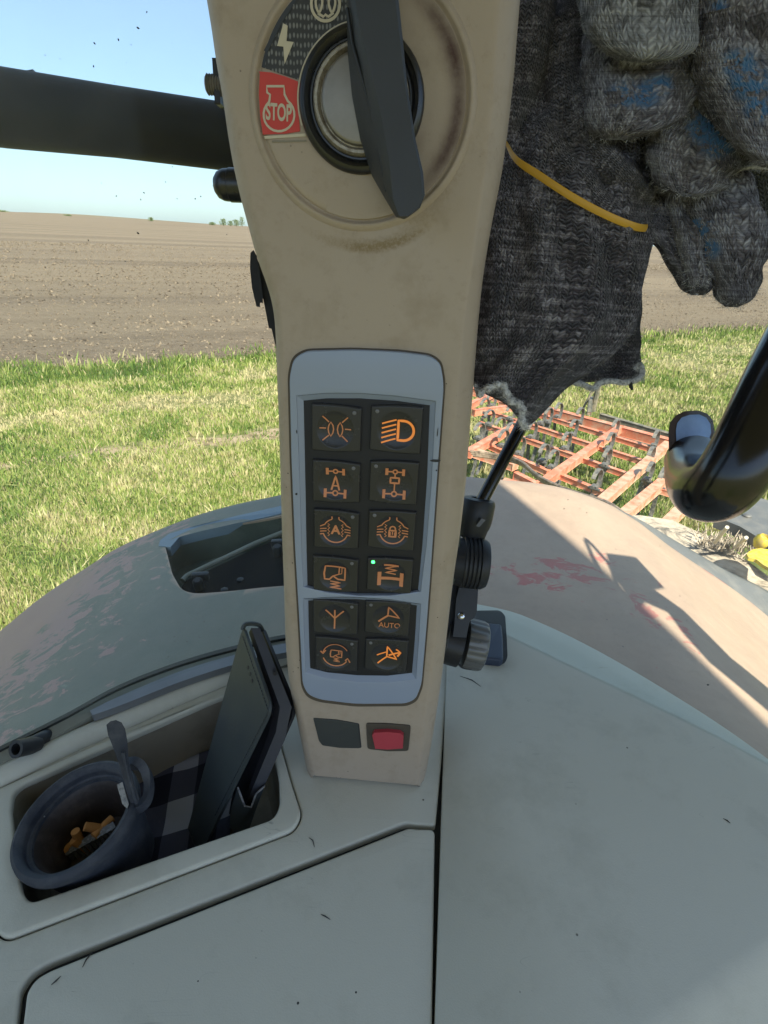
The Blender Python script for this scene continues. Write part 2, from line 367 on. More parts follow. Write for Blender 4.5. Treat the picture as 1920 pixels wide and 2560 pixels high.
# glass
g = G('window_glass'); gl = g.t.nodes.new('ShaderNodeBsdfGlossy'); gl.inputs['Roughness'].default_value = .0; tr = g.t.nodes.new('ShaderNodeBsdfTransparent'); tr.inputs[0].default_value = (.93, .965, .945, 1)
mx = g.t.nodes.new('ShaderNodeMixShader'); fr = g.t.nodes.new('ShaderNodeFresnel'); fr.inputs[0].default_value = 1.12
g.t.links.new(fr.outputs[0], mx.inputs[0]); g.t.links.new(tr.outputs[0], mx.inputs[1]); g.t.links.new(gl.outputs[0], mx.inputs[2])
df = g.t.nodes.new('ShaderNodeBsdfDiffuse'); df.inputs[0].default_value = (.75, .72, .66, 1); m2 = g.t.nodes.new('ShaderNodeMixShader')
g.put(m2.inputs[0], g.ramp(g.noise(5, 8, .7, sc=(1, 1, .5), dist=.6), [(.35, .008), (.7, .055)]))
g.t.links.new(mx.outputs[0], m2.inputs[1]); g.t.links.new(df.outputs[0], m2.inputs[2])
g.t.links.new(m2.outputs[0], g.t.nodes['Material Output'].inputs[0]); g.t.nodes.remove(g.b); M['glass'] = g.m
# land
g = G('soil'); n1 = g.noise(.05, 6, .6); n2 = g.noise(1.2, 8, .75); n3 = g.noise(5, 6, .85)
rt = g.t.nodes.new('ShaderNodeMapping'); g.t.links.new(g.tc.outputs['Object'], rt.inputs['Vector']); rt.inputs['Rotation'].default_value = (0, 0, -math.atan2(bd.y, bd.x))
n4 = g.noise(.5, 6, .65, co=rt.outputs[0], sc=(.06, 1, 1)); n5 = g.noise(.045, 5, .6, co=rt.outputs[0], sc=(.07, 1, 1))
c = g.mix(n1, (.165, .128, .092), (.215, .168, .123)); c = g.mix(g.ramp(n3, [(.36, 1), (.5, 0)]), c, (.075, .052, .036)); c = g.mix(g.ramp(n2, [(.5, 0), (.75, .6)]), c, (.30, .235, .165))
c = g.mix(g.ramp(n4, [(.42, 0), (.62, .55)]), c, (.10, .075, .054)); c = g.mix(g.ramp(n5, [(.45, 0), (.55, .55)]), c, (.25, .195, .135))
M['soil'] = g.out(c, .95, g.bump(g.math('ADD', n3, g.math('MULTIPLY', n2, 2)), .9, .1), spec=.1)
g = G('clod'); M['clod'] = g.out(g.mix(g.ramp(g.noise(11, 3), [(.38, 0), (.62, 1)]), (.050, .037, .028), (.23, .178, .125)), .95, spec=.1)
g = G('verge_ground'); n1 = g.noise(.35, 6, .65); n2 = g.noise(5, 7, .75)
c = g.mix(g.ramp(n1, [(.42, 0), (.6, 1)]), (.15, .17, .055), (.30, .25, .14)); c = g.mix(g.ramp(n2, [(.4, .8), (.6, 0)]), c, (.07, .085, .025))
M['verge'] = g.out(c, .95, g.bump(n2, .8, .05), spec=.1)
g = G('grass_blade'); at = g.t.nodes.new('ShaderNodeAttribute'); at.attribute_name = 'tone'
c = g.ramp(at.outputs['Fac'], [(0, (.07, .13, .02)), (.35, (.17, .24, .045)), (.6, (.31, .34, .09)), (1, (.52, .44, .24))])
g.out(c, .6, spec=.3); tl = g.t.nodes.new('ShaderNodeBsdfTranslucent'); g.put(tl.inputs[0], c); mx = g.t.nodes.new('ShaderNodeMixShader'); mx.inputs[0].default_value = .3
g.t.links.new(g.b.outputs[0], mx.inputs[1]); g.t.links.new(tl.outputs[0], mx.inputs[2]); g.t.links.new(mx.outputs[0], g.t.nodes['Material Output'].inputs[0]); M['grass'] = g.m
g = G('far_leaves'); M['leaf'] = g.out(g.mix(g.noise(.3, 3), (.10, .14, .06), (.19, .23, .11)), .8, spec=.1)
g = G('bark'); M['bark'] = g.out((.12, .10, .08), .9)
g = G('far_field'); M['far'] = g.out(g.mix(g.noise(.01, 5, sc=(.2, 1, 1)), (.15, .12, .085), (.21, .175, .12)), .95, spec=.1)
M['roof'] = plastic('roof_lining', (.42, .38, .32), .8)

# ================================================================== LAND
def sheet(name, pts, z, mat, label=None):
    o = mesh(name, [(p[0], p[1], z) for p in pts], [tuple(range(len(pts)))], mat, None, False); return tag(o, kind='structure')
far = 3000
# gently rolling soil surface
sl_ = np.concatenate([-np.geomspace(1600, 16, 30), np.linspace(-15, 45, 300), np.geomspace(46, 1600, 40)]); nx, ny = len(sl_), 90
def ragged(p): return .55*noise.noise(p*.45)+.45*noise.noise(p*1.4+Vector((3, 0, 0)))+.22*noise.noise(p*4.5)
V = []; Fc = []
for j in range(ny):
    d = 1400*(j/(ny-1))**3
    for i in range(nx):
        s = float(sl_[i]); p = B0+bd*s+bn*d
        if j == 0: p = p+bn*(ragged(p)*.9)
        z = .02+(noise.noise(p*.02)*.15 if d > 10 else 0)*min(1, d/60)
        hump = max(0, (d-300)/1100); z += 9*hump*(1+.8*noise.noise(Vector((p.x*.002, 3, 0))))
        V.append((p.x, p.y, z))
for j in range(ny-1):
    for i in range(nx-1): a = j*nx+i; Fc.append((a, a+1, a+nx+1, a+nx))
tag(mesh('ploughed_field', V, Fc, M['soil']), kind='structure')
q = [B0-bd*far-bn*far, B0+bd*far-bn*far, B0+bd*far+bn*3, B0-bd*far+bn*3]
sheet('grass_verge', q, 0, M['verge'])
tk = [onz(x, 1165-80*x/690-9*(1+.5*math.sin(x*.03)), -H) for x in range(-60, 1000, 25)]+[onz(x, 1165-80*x/690+13*(1+.5*math.sin(x*.045+1)), -H) for x in range(1000, -60, -25)]
g = G('track_soil'); n_ = g.noise(6, 7, .75); M['track'] = g.out(g.ramp(n_, [(.38, (.12, .10, .05)), (.5, (.30, .225, .145)), (.65, (.38, .30, .20))]), .95, g.bump(n_, .8, .05), spec=.1)
tag(mesh('wheel_track', [(p.x, p.y, .006) for p in tk], [tuple(range(len(tk)))], M['track'], None, False), kind='structure')
# distant rise
V = []; Fc = []; n = 80
for k in range(n):
    x = -2600+5200*k/(n-1); h = 9+5*noise.noise(Vector((x*.0012, 7, 0)))+10*math.exp(-((x+950)/330)**2)
    V += [(x, 1450, -5), (x, 1700, h), (x, 2400, h*.6)]
for k in range(n-1):
    a = 3*k; Fc += [(a, a+3, a+4, a+1), (a+1, a+4, a+5, a+2)]
tag(mesh('distant_hill', V, Fc, M['far']), kind='structure')

# clods
def clod_field():
    n = 46000; V = []; Fc = []
    base = np.array([(1, 0, 0), (-1, 0, 0), (0, 1, 0), (0, -1, 0), (0, 0, 1), (0, 0, -.4)], float)
    tri = [(0, 2, 4), (2, 1, 4), (1, 3, 4), (3, 0, 4), (2, 0, 5), (1, 2, 5), (3, 1, 5), (0, 3, 5)]
    k = 0
    while k < n:
        d = 75*random.random()**2.1-.3; s = random.uniform(-12, 40+d)
        p = B0+bd*s+bn*d
        q = RM.transposed() @ (Vector((p.x, p.y, .05))-O)
        if q.z > -1 or abs(q.x/q.z)*F > 1010 or abs(q.y/q.z)*F > 1350: continue
        r = random.uniform(.010, .040)*(1+d/30)*(.5+1.1*random.random()**3)*(1+1.2*max(0, noise.noise(Vector((d*1.1, s*.06, 0)))))
        rot = Matrix.Rotation(random.random()*6.28, 3, 'Z') @ Matrix.Rotation(random.uniform(-.5, .5), 3, 'X')
        o = len(V)
        for b in base:
            v = rot @ Vector(b*r*rng.uniform(.6, 1.3, 3)); V.append((p.x+v.x, p.y+v.y, .02+v.z*.9))
        Fc += [(a+o, b+o, c+o) for a, b, c in tri]; k += 1
    tag(mesh('soil_clods', V, Fc, M['clod'], None, False), 'loose dry brown clods strewn over the ploughed field', 'clods', kind='stuff')
clod_field()
# grass blades
def grass():
    V = []; Fc = []; tone = []
    def blade(p, h, wd, t, lean=.5):
        a = random.random()*6.283; b = random.random()*6.283; l = h*random.uniform(.1, lean)
        o = len(V); c, s = math.cos(a)*wd, math.sin(a)*wd; lx, ly = math.cos(b)*l, math.sin(b)*l
        V.extend([(p.x-c, p.y-s, p.z), (p.x+c, p.y+s, p.z), (p.x+lx*.4+c*.7, p.y+ly*.4+s*.7, p.z+h*.55), (p.x+lx*.4-c*.7, p.y+ly*.4-s*.7, p.z+h*.55), (p.x+lx, p.y+ly, p.z+h)])
        Fc.extend([(o, o+1, o+2, o+3), (o+3, o+2, o+4)]); tone.extend([t]*5)
    n = 0
    while n < 210000:
        px, py = random.uniform(-60, 1980), random.uniform(800, 1640)
        if 700 < px < 1150 and random.random() > .35: continue
        if px < 710 and py > 1620-.0*px: continue
        if px < 710 and py > 1600-(max(px,0)/700)**.75*330: continue
        if px > 1150 and py > 1330: continue
        p = onz(px, py, -H)
        d = (p-B0).dot(bn)-ragged(p)
        if d > 0 and random.random() > math.exp(-d/.35)*(.3+.9*max(0, noise.noise(p*1.3)+.25)): continue
        if (p-O).length > 32 or d > 2.2: continue
        if px < 760 and abs(py-(1165-80*px/690)) < 17+7*noise.noise(p*2) and random.random() < (.86 if noise.noise(p*.9) > -.25 else .3): continue
        if py > 980 and random.random() > .8: continue
        z1 = noise.noise(p*.55); z2 = noise.noise(p*1.7+Vector((5, 0, 0))); z3 = noise.noise(p*4.3+Vector((0, 9, 0)))
        edge = math.exp(-(d/1.4)**2)
        dist = (p-O).length
        track = math.exp(-((d+3.1+.3*z1)/.35)**2)*.8+math.exp(-((d+1.5+.3*z2)/.25)**2)*.5
        dry = max(0, z1+.5*z2-.02)*1.3
        if random.random() < .65*min(1, track+dry*1.3) : continue
        t = .50+.5*z1+.45*z2+.3*z3-.25*edge+track*.7+random.gauss(0, .25)+(.12 if px > 1150 else 0)
        if random.random() < .05: t = 1
        h = random.uniform(.022, .065)*(1+1.4*edge*(.3+max(0, z2+.3)))*(1-.5*track)*(1+1.3*max(0, z3))
        blade(p, h*(1+dist*.012)*random.uniform(.6, 1.5), (.0026+dist*.00042)*random.uniform(.6, 1.8)*(1.6 if z3 > .25 else 1), min(1, max(0, t)), .5 if random.random() > .12 else 1.8); n += 1
    o = mesh('grass', V, Fc, M['grass'], None, False); o.data.attributes.new('tone', 'FLOAT', 'POINT').data.foreach_set('value', tone)
    tag(o, 'short green and straw coloured grass on the verge', 'grass', kind='stuff')
grass()
# far trees on the skyline
def tree(px, py_top, dist, wpx, label, seed):
    random.seed(seed); b = P(px, 575, 1); d = (b-O); d.z = 0; d.normalize(); base = O+d*dist; base.z = 6
    hh = dist*(568+.05*(px-620)-py_top)/F*1.0+3; wd = dist*wpx/F/2
    t = thing('field_tree', label, 'tree', base, 'trees on the skyline')
    MB().tube([base, base+Vector((0, 0, hh*.6))], [wd*.08+.2, wd*.03+.1], 7).done('trunk', M['bark'], t)
    V = []; Fc = []
    for k in range(420):
        a = random.random()*6.28; zz = random.uniform(.12, 1); rr = wd*math.sqrt(random.random())*(1-abs(zz-.45)**1.6)*(.8+.3*math.sin(a*3+seed))
        c = base+Vector((math.cos(a)*rr, math.sin(a)*rr, zz*hh)); s = wd*.12+.15; o = len(V)
        for m in range(3): V.append(c+Vector((random.uniform(-s, s), random.uniform(-s, s), random.uniform(-s, s))))
        Fc.append((o, o+1, o+2))
    mesh('crown', V, Fc, M['leaf'], t, False)
tree(381, 553, 900, 13, 'small lone round tree standing alone on the skyline', 3)
for k, (x, yt, wd) in enumerate([(8, 533, 34), (30, 538, 26), (178, 543, 20), (200, 548, 30), (250, 560, 18)]):
    tree(x, yt, 1300, wd, ['dark leafy tree at the far left end of the skyline', 'second tree from the left on the skyline', 'tall tree left of the gap on the distant rise', 'wide low tree right of the tall one on the distant rise', 'small bushy tree at the foot of the distant rise'][k], 20+k)
for k, (x, yt, wd) in enumerate([(532, 562, 16), (560, 556, 18), (577, 560, 14), (592, 558, 20), (606, 553, 14)]):
    tree(x, yt, 1100, wd, ['lowest pale tree starting the row left of the pillar', 'pale tree with pointed top left of the pillar', 'narrow pale tree in the middle of the row by the pillar', 'broad pale tree near the pillar edge', 'tall pale tree touching the pillar edge on the skyline'][k], 40+k)
random.seed(11)

# ================================================================== CULTIVATOR
ZC = -1.78
cult = thing('cultivator', 'orange red tine cultivator frame trailed behind the tractor on the verge', 'cultivator', onz(1450, 1100, -H))
def beam(a, b, wd, ht, mat, name='beam', z=ZC, par=None, bev=.006):
    wd *= .82; ht *= .8
    p, q = onz(*a, z), onz(*b, z); d = (q-p); L = d.length; d.normalize(); s = d.cross(Vector((0, 0, 1)))
    return MB().box((p+q)/2-Vector((0, 0, ht/2)), (d, s, Vector((0, 0, 1))), (L, wd, ht), bev).done(name, mat, par or cult)
beam((1140, 958), (1700, 1104), .10, .12, M['orange'])
beam((1503, 1034), (1700, 1090), .07, .07, M['olive_steel'], 'levelling_bar', ZC+.02)
for a, b in [((1250, 1003), (1627, 1117)), ((1225, 1027), (1610, 1150)), ((1200, 1054), (1575, 1184)), ((1211, 1104), (1372, 1176)), ((1393, 1180), (1520, 1232)), ((1637, 1215), (1790, 1262))]:
    beam(a, b, .05, .06, M['orange'], z=ZC-.03)
for k, (a, b, wd) in enumerate([((1352, 1204), (1551, 1064), .075), ((1499, 1252), (1672, 1104), .085), ((1550, 1288), (1740, 1130), .085), ((1170, 1126), (1300, 1052), .08), ((1184, 1024), (1290, 1011), .06), ((1174, 1008), (1235, 978), .06), ((1640, 1330), (1720, 1250), .08)]):
    beam(a, b, wd, .09, M['orange_dusty'] if k in (1, 2, 6) else M['orange'], z=ZC+.012+.004*k)
beam((1176, 1120), (1290, 1158), .12, .08, M['orange_dusty'], z=ZC+.0)
beam((1258, 1200), (1345, 1222), .13, .07, M['orange'], z=ZC+.03)
beam((1290, 1180), (1342, 1206), .05, .10, M['orange'], z=ZC+.05)
# rear roller bar and rods behind the main beam
for a, b in [((1330, 1030), (1640, 1126)), ((1420, 1046), (1690, 1140))]:
    p, q = onz(*a, ZC-.35), onz(*b, ZC-.35)
    MB().tube([p, q], .03, 8).done('roller_bar', M['olive_steel'], cult)
beam((1478, 990), (1474, 1030), .05, .05, M['olive_steel'], 'stand', ZC+.05); p = onz(1482, 1028, ZC-.1)
MB().tube([p, p+Vector((0, 0, .36))], .035, 8).tube([p+Vector((-.14, 0, .0)), p+Vector((-.05, 0, .3))], .014, 6).box(p+Vector((0, 0, .36)), (Vector((1, 0, 0)), Vector((0, 1, 0)), Vector((0, 0, 1))), (.09, .08, .04)).done('stand', M['olive_steel'], cult)
cx = (onz(1551, 1064, ZC)-onz(1352, 1204, ZC)).normalized()        # travel direction of the implement
tb = MB(); N = 26
for k in range(N):
    a = -2.3+4.9*k/(N-1); r = .105
    for s in (-.019, .019):
        for rr in (r, r-.012):
            pass
def tine_mesh():
    mb = MB(); sd = Vector((0, 0, 1)).cross(cx); up = Vector((0, 0, 1)); path = []
    for k in range(22):
        a = 2.6-4.4*k/21; path.append(cx*(.115*math.cos(a))+up*(.115*math.sin(a)+.03))
    e = path[-1]
    for t in (.25, .5, .75, 1): path.append(e+(-cx*.10+Vector((0, 0, -.50)))*t+cx*.08*math.sin(t*3))
    L = []
    for i, p in enumerate(path):
        tg = (path[min(i+1, len(path)-1)]-path[max(i-1, 0)]).normalized(); nn = tg.cross(sd)
        L.append([p+sd*.017+nn*.005, p-sd*.017+nn*.005, p-sd*.017-nn*.005, p+sd*.017-nn*.005])
    V = [v for l in L for v in l]; Fc = [(0, 1, 2, 3)]
    for i in range(len(L)-1):
        for m in range(4): Fc.append((4*i+m, 4*i+(m+1) % 4, 4*i+4+(m+1) % 4, 4*i+4+m))
    mb.pts(V, Fc)
    mb.box(Vector((0, 0, -.01)), (cx, sd, up), (.07, .05, .025)); mb.tube([Vector((0, 0, -.03))-sd*.05, Vector((0, 0, -.03))+sd*.05], .014, 6)
    mb.box(Vector((0, 0, -.06))+cx*.04, (cx, sd, up), (.05, .05, .06))
    return mb
t0 = None
for k, (x, y) in enumerate([(150, 160), (130, 310), (50, 420), (300, 265), (545, 300), (470, 410), (370, 540), (600, 290), (850, 290), (800, 390), (740, 500), (635, 650), (1130, 390), (1090, 500), (1060, 635), (980, 810), (1450, 480), (1410, 620), (1400, 750), (215, 375), (95, 215), (300, 420), (680, 250), (560, 600), (240, 480), (1500, 800)]):
    p = onz(1180+x*.3134, 960+y*.3134, ZC)
    if t0 is None: t0 = tine_mesh().done('tine', M['spring_steel'], cult); t0.location = p-Vector(cult.location)+Vector(cult.location); me = t0.data; me.transform(Matrix.Translation(Vector(cult.location))); t0.location = p-Vector(cult.location)
    else: c = t0.copy(); COL.objects.link(c); c.parent = cult; c.location = p-Vector(cult.location)
for k in range(3):
    pts = [P(x+k*3, y+k*5, d) for x, y, d in catmull([(1176, 1128, 4.4), (1236, 1136, 4.3), (1299, 1152, 4.1), (1343, 1188, 3.6), (1399, 1217, 3.3), (1462, 1239, 3.0), (1518, 1257, 2.8), (1566, 1292, 2.6), (1590, 1330, 2.5)], 5)]
    MB().tube(pts, .012, 7).done('hydraulic_hose', M['hose'], cult)

# ================================================================== TRACTOR : rear axle area (far right)
zt = -1.02
ch = thing('tractor_hitch', 'dusty steel hitch area behind the fender with springs and levers', 'hitch', onz(1760, 1330, zt-.4))
def flat(pts, z0, th, mat, name, par, bev=.004):
    p = [onz(x, y, z0) for x, y in pts]; return MB().prism([v-Vector((0, 0, th)) for v in p], p).done(name, mat, par, bevel=bev)
flat([(1545, 1290), (1600, 1288), (1680, 1300), (1735, 1325), (1800, 1352), (1860, 1395), (1960, 1470), (1960, 1640), (1800, 1500), (1690, 1410), (1600, 1345)], zt-.06, .1, M['dusty'], 'deck_plate', ch)
flat([(1790, 1292), (1870, 1236), (1960, 1262), (1960, 1420), (1910, 1352), (1850, 1316)], zt+.02, .05, M['flange'], 'cover_plate', ch)
p = onz(1867, 1291, zt+.02); MB().lathe(p, (0, 0, 1), [(.018, 0), (.018, .006), (.01, .012), (0, .012)], 12).done('bolt', M['metal'], ch)
mb = MB()
for k in range(170):
    x = random.uniform(1740, 1900); y = 1395-(1900-x)*.28+random.uniform(-22, 14); p = onz(x, y, zt-.04)
    d_ = Vector((random.gauss(0, .5), random.gauss(0, .5), 1)).normalized()*random.uniform(.02, .06); mb.tube([p, p+d_], [random.uniform(.002, .005), .001], 4)
tag(mb.done('dry_debris', M['dusty'], ch, False), kind='stuff')
for a, b in [((1787, 1356), (1818, 1318)), ((1838, 1368), (1866, 1344))]:
    p = onz(*a, zt); q = P(*b, (p-O).dot(ray(*a).normalized())*.93/ray(*b).length)
    MB().tube([p, q], .007, 8).done('lever_pin', M['cream'], ch)
co = thing('coupler', 'bright yellow dust cap on the hydraulic coupler at the right edge', 'dust cap', onz(1900, 1390, zt))
p = onz(1905, 1352, zt+.06)
MB().lathe(p, (.1, -.3, 1), [(0, -.03), (.016, -.03), (.026, -.01), (.026, .012), (.018, .022), (.016, .012), (0, .010)], 20).done('cap', M['yellow'], co)
flat([(1866, 1384), (1880, 1374), (1902, 1370), (1935, 1376), (1960, 1392), (1960, 1436), (1930, 1424), (1908, 1412), (1890, 1398), (1872, 1394)], zt+.05, .012, M['yellow'], 'skirt', co, .003)

# ================================================================== FENDER
YF = 1.30
edge = [(-140, 1700), (0, 1597), (120, 1500), (230, 1428), (310, 1378), (405, 1336), (500, 1300), (600, 1272), (705, 1250), (820, 1222), (950, 1204), (1080, 1200), (1236, 1211), (1333, 1220), (1409, 1235), (1495, 1265), (1545, 1293), (1587, 1320), (1660, 1376), (1804, 1472), (1907, 1552), (2080, 1700)]
prof = [ony(x, y, YF) for x, y in edge]
prof = [Vector(p) for p in catmull([tuple(p) for p in prof], 6)]
# distance marks for wear / bare-plastic patches, in world x,y
def gauss2(p, cx_, cy_, sx, sy): return math.exp(-((p.x-cx_)/sx)**2-((p.y-cy_)/sy)**2)
fd = thing('rear_fender', 'dust covered red tractor fender curving outside the window', 'fender', (0, 0, H-1.3))
ny = 40; V = []; Fc = []; wear = []; bare = []
YI = .53
def fz(x):
    xs = [p.x for p in prof]; return float(np.interp(x, xs, [p.z for p in prof]))
c1 = None
for i, p in enumerate(prof):
    for j in range(ny):
        yi = float(np.interp(p.x, [.1, .45], [YI, .34])); y = yi+(YF-yi)*j/(ny-1); drop = 0
        e = (YF-y)
        if e < .03: drop = .012*(1-e/.03)**2
        V.append(Vector((p.x, y, p.z-drop+.012)))
def wear_at(v):
    q = RM.transposed() @ (v-O); x = 960-q.x/q.z*F; y = 1280+q.y/q.z*F
    return x, y
W1 = [onz(1340, 1470, -.52), onz(1500, 1462, -.52), onz(1240, 1480, -.52), onz(1440, 1500, -.52)]
spots_w = [((1330, 1465), .05, .035), ((1430, 1455), .04, .03), ((1380, 1430), .04, .02), ((1600, 1548), .018, .05), ((1640, 1490), .01, .01), ((1690, 1600), .015, .04), ((250, 1660), .03, .02), ((395, 1610), .018, .014), ((1270, 1455), .03, .02), ((1480, 1475), .05, .02), ((1500, 1430), .03, .02)]
def fpt(x, y):
    z = -.5
    for _ in range(12):
        p = onz(x, y, z); z = fz(p.x)-H
    return p
sw = [(fpt(*c), a, b) for c, a, b in spots_w]
lft = fpt(110, 1640)
for v in V:
    s = 0
    for c, a, b in sw: s = max(s, .62*gauss2(v, c.x, c.y, a*1.5, b*1.7))
    # red returns towards the front end of the arch and along the outer edge by the flange
    s = max(s, min(1.0, max(0, (-.33-v.x)*1.75)))
    if v.x > .55: s = max(s, .52*math.exp(-((v.y-YF+.015)/.02)**2))
    wear.append(s)
    bare.append(.34*max(0, min(1, (-.30-v.x)*4))*max(0, min(1, (v.x+1.05)*4))*math.exp(-((v.y-(.62+(v.x+.6)*-.15))/.22)**2))
for i in range(len(prof)-1):
    for j in range(ny-1): a = i*ny+j; Fc.append((a, a+1, a+ny+1, a+ny))
nb = len(V)
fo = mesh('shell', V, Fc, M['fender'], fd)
shade_side = [max(0, min(1, (.12-v.x)*3.0)) for v in V]  # mask of the painted shade, growing towards the left end
for nm, arr in (('wear', wear), ('bare', bare), ('shade_side', shade_side)): fo.data.attributes.new(nm, 'FLOAT', 'POINT').data.foreach_set('value', arr)
sol = fo.modifiers.new('s', 'SOLIDIFY'); sol.thickness = .012; sol.offset = -1
# recess for the bracket
rc = [(415, 1382), (450, 1365), (705, 1312), (790, 1300), (790, 1490), (705, 1492), (630, 1498), (490, 1510), (458, 1500), (435, 1460)]
rp = [fpt(x, y) for x, y in rc]
rpoly = round_poly([(p.x, p.y) for p in rp], [.02, .02, 0, 0, 0, 0, 0, .03, .03, .02], 5)
cb = bmesh.new(); top = [cb.verts.new((p[0], p[1], H-.2)) for p in rpoly]; bot = [cb.verts.new((p[0], p[1], H-1.0)) for p in rpoly]
cb.faces.new(top); cb.faces.new(bot[::-1])
for k in range(len(top)): cb.faces.new((top[k], bot[k], bot[(k+1) % len(top)], top[(k+1) % len(top)]))
bmesh.ops.recalc_face_normals(cb, faces=cb.faces)
cme = bpy.data.meshes.new('cut'); cb.to_mesh(cme); cb.free(); co_ = bpy.data.objects.new('cut', cme); COL.objects.link(co_)
bo = fo.modifiers.new('b', 'BOOLEAN'); bo.operation = 'DIFFERENCE'; bo.object = co_; bo.solver = 'EXACT'
dg = bpy.context.evaluated_depsgraph_get(); dg.update(); nm = bpy.data.meshes.new_from_object(fo.evaluated_get(dg))
fo.modifiers.clear(); fo.data = nm; bpy.data.objects.remove(co_); nm.set_sharp_from_angle(angle=R(40))
# recess walls and floor
zs = [fz(p[0]) for p in rpoly]; dn = []
for k in range(len(rpoly)):
    a_, b_ = rpoly[k-1], rpoly[k]; m_ = max(1, int((b_-a_).length/.01)); dn += [a_+(b_-a_)*(j+1)/m_ for j in range(m_)]
rpoly = dn; zs = [fz(p[0]) for p in rpoly]; n = len(rpoly); cxr = sum(p[0] for p in rpoly)/n; cyr = sum(p[1] for p in rpoly)/n
V = [(p[0], p[1], z+.019) for p, z in zip(rpoly, zs)]+[(p[0]+(cxr-p[0])*.06, p[1]+(cyr-p[1])*.10, z-.05) for p, z in zip(rpoly, zs)]
Fc = [(k, (k+1) % n, n+(k+1) % n, n+k) for k in range(n)]+[tuple(range(n, 2*n))]
M['recess'] = plastic('recess_paint', (.035, .05, .036), .6, .15, dirt=(.2, .2, .15))
mesh('recess_pocket', V, Fc, M['recess'], fd, sharp=40)
lp_ = [(430, 1392), (400, 1388), (404, 1374), (425, 1358), (470, 1344), (560, 1322), (705, 1288), (800, 1272), (800, 1292), (705, 1308), (560, 1340), (452, 1366)]
lq_ = round_poly([(p.x, p.y) for p in [fpt(x, y) for x, y in lp_]], 0)
dn = []
for k in range(len(lq_)):
    a_, b_ = lq_[k-1], lq_[k]; m_ = max(1, int((b_-a_).length/.012)); dn += [a_+(b_-a_)*(j+1)/m_ for j in range(m_)]
M['lip'] = plastic('bluish_lip', (.16, .215, .26), .45, .08)
MB().prism([(p[0], p[1], fz(p[0])+.002) for p in dn], [(p[0], p[1], fz(p[0])+.0275) for p in dn]).done('recess_lip', M['lip'], fd)
# black bracket plate in the recess
bp = [(450, 1458), (462, 1440), (500, 1424), (560, 1396), (640, 1358), (705, 1330), (800, 1310), (800, 1495), (705, 1495), (560, 1492), (480, 1484)]
bq = [fpt(x, y) for x, y in bp]; rb = round_poly([(p.x, p.y) for p in bq], .015, 4)
MB().prism([(p[0], p[1], fz(p[0])-.055) for p in rb], [(p[0], p[1], fz(p[0])-.012) for p in rb]).done('bracket_plate', M['matte'], fd, bevel=.003)
for x, y in [(600, 1440), (640, 1475), (560, 1465)]:
    p = fpt(x, y); MB().lathe(p+Vector((0, 0, -.012)), (0, 0, 1), [(.008, 0), (.008, .004), (.005, .006), (0, .006)], 6).done('bolt', M['rubber'], fd)
MB().tube([(p.x, p.y, p.z+.006-.012) for p in [fpt(x, y) for x, y in [(455, 1446), (466, 1434), (500, 1418), (560, 1390), (640, 1352), (705, 1326), (790, 1306)]]], .006, 8).done('bracket_bead', M['trim'], fd)
for x, y in [(497, 1462), (695, 1378)]:
    p = fpt(x, y); p.z -= .002
    MB().box(p+Vector((0, .015, .012)), (Vector((1, .2, 0)).normalized(), Vector((-.2, 1, 0)).normalized(), Vector((0, 0, 1))), (.035, .014, .02), .004).lathe(p, (0, -.3, 1), [(.011, -.01), (.011, .014), (.007, .02), (0, .02)], 12).done('clip', M['rubber'], fd)
# rim along the outer edge, and the grey rubber flange at the rear
rim = [p for p in prof if p.x < .75]
MB().tube([(p.x, YF+.006, p.z-.006) for p in rim], .007, 8).done('edge_strip', M['seal'], fd)
fa = [tuple(ony(x, y, YF+.002)+Vector((0, 0, -.004))) for x, y in [(1500, 1270), (1545, 1296), (1587, 1323), (1660, 1378), (1804, 1474), (1907, 1555), (2080, 1700)]]
fb = [tuple(ony(x, y, YF+.13)) for x, y in [(1498, 1268), (1552, 1291), (1604, 1313), (1690, 1362), (1804, 1428), (1920, 1486), (2080, 1590)]]
fa = catmull(fa, 6); fb = catmull(fb, 6); V = []; Fc = []
for a_, b_ in zip(fa, fb):
    for m in range(6): u = m/5; V.append(Vector(a_)*(1-u)+Vector(b_)*u+Vector((0, 0, .012*math.sin(u*3.14))))
for i in range(len(fa)-1):
    for m in range(5): a = 6*i+m; Fc.append((a, a+1, a+7, a+6))
fo2 = mesh('rear_flange', V, Fc, M['flange'], fd); sol = fo2.modifiers.new('s', 'SOLIDIFY'); sol.thickness = .01; sol.offset = -1

# tail of the cab behind the pillar foot: blue shaded bracket seen right of the pillar
# ================================================================== WINDOW SILL, GLASS, OUTSIDE BAR
sill = thing('window_sill', 'window sill of rubber seal and bright metal strip behind the tray', 'window sill', onz(300, 1740, -.54))
def strip(pa, pb, za, zb, mat, name, th=.006, n=14):
    """band between two pixel polylines laid on heights za, zb"""
    A = catmull([tuple(onz(*p, za)) for p in pa], n); B = catmull([tuple(onz(*p, zb)) for p in pb], n)
    V = []; Fc = []
    for a, b in zip(A, B): V += [Vector(a), Vector(b), Vector(b)-Vector((0, 0, th)), Vector(a)-Vector((0, 0, th))]
    for i in range(len(A)-1):
        for m in range(4): Fc.append((4*i+m, 4*i+(m+1) % 4, 4*i+4+(m+1) % 4, 4*i+4+m))
    Fc += [(0, 1, 2, 3), tuple(4*(len(A)-1)+k for k in (3, 2, 1, 0))]
    o = mesh(name, V, Fc, mat, sill, sharp=40); return o
def off(pts, d): return [(x, y+d) for x, y in pts]
L0 = [(-60, 1896), (0, 1866), (160, 1786), (300, 1711), (450, 1653), (590, 1613), (720, 1585), (860, 1570)]
strip(L0, off(L0, 9), -.512, -.505, M['seal'], 'rubber_seal', .02)
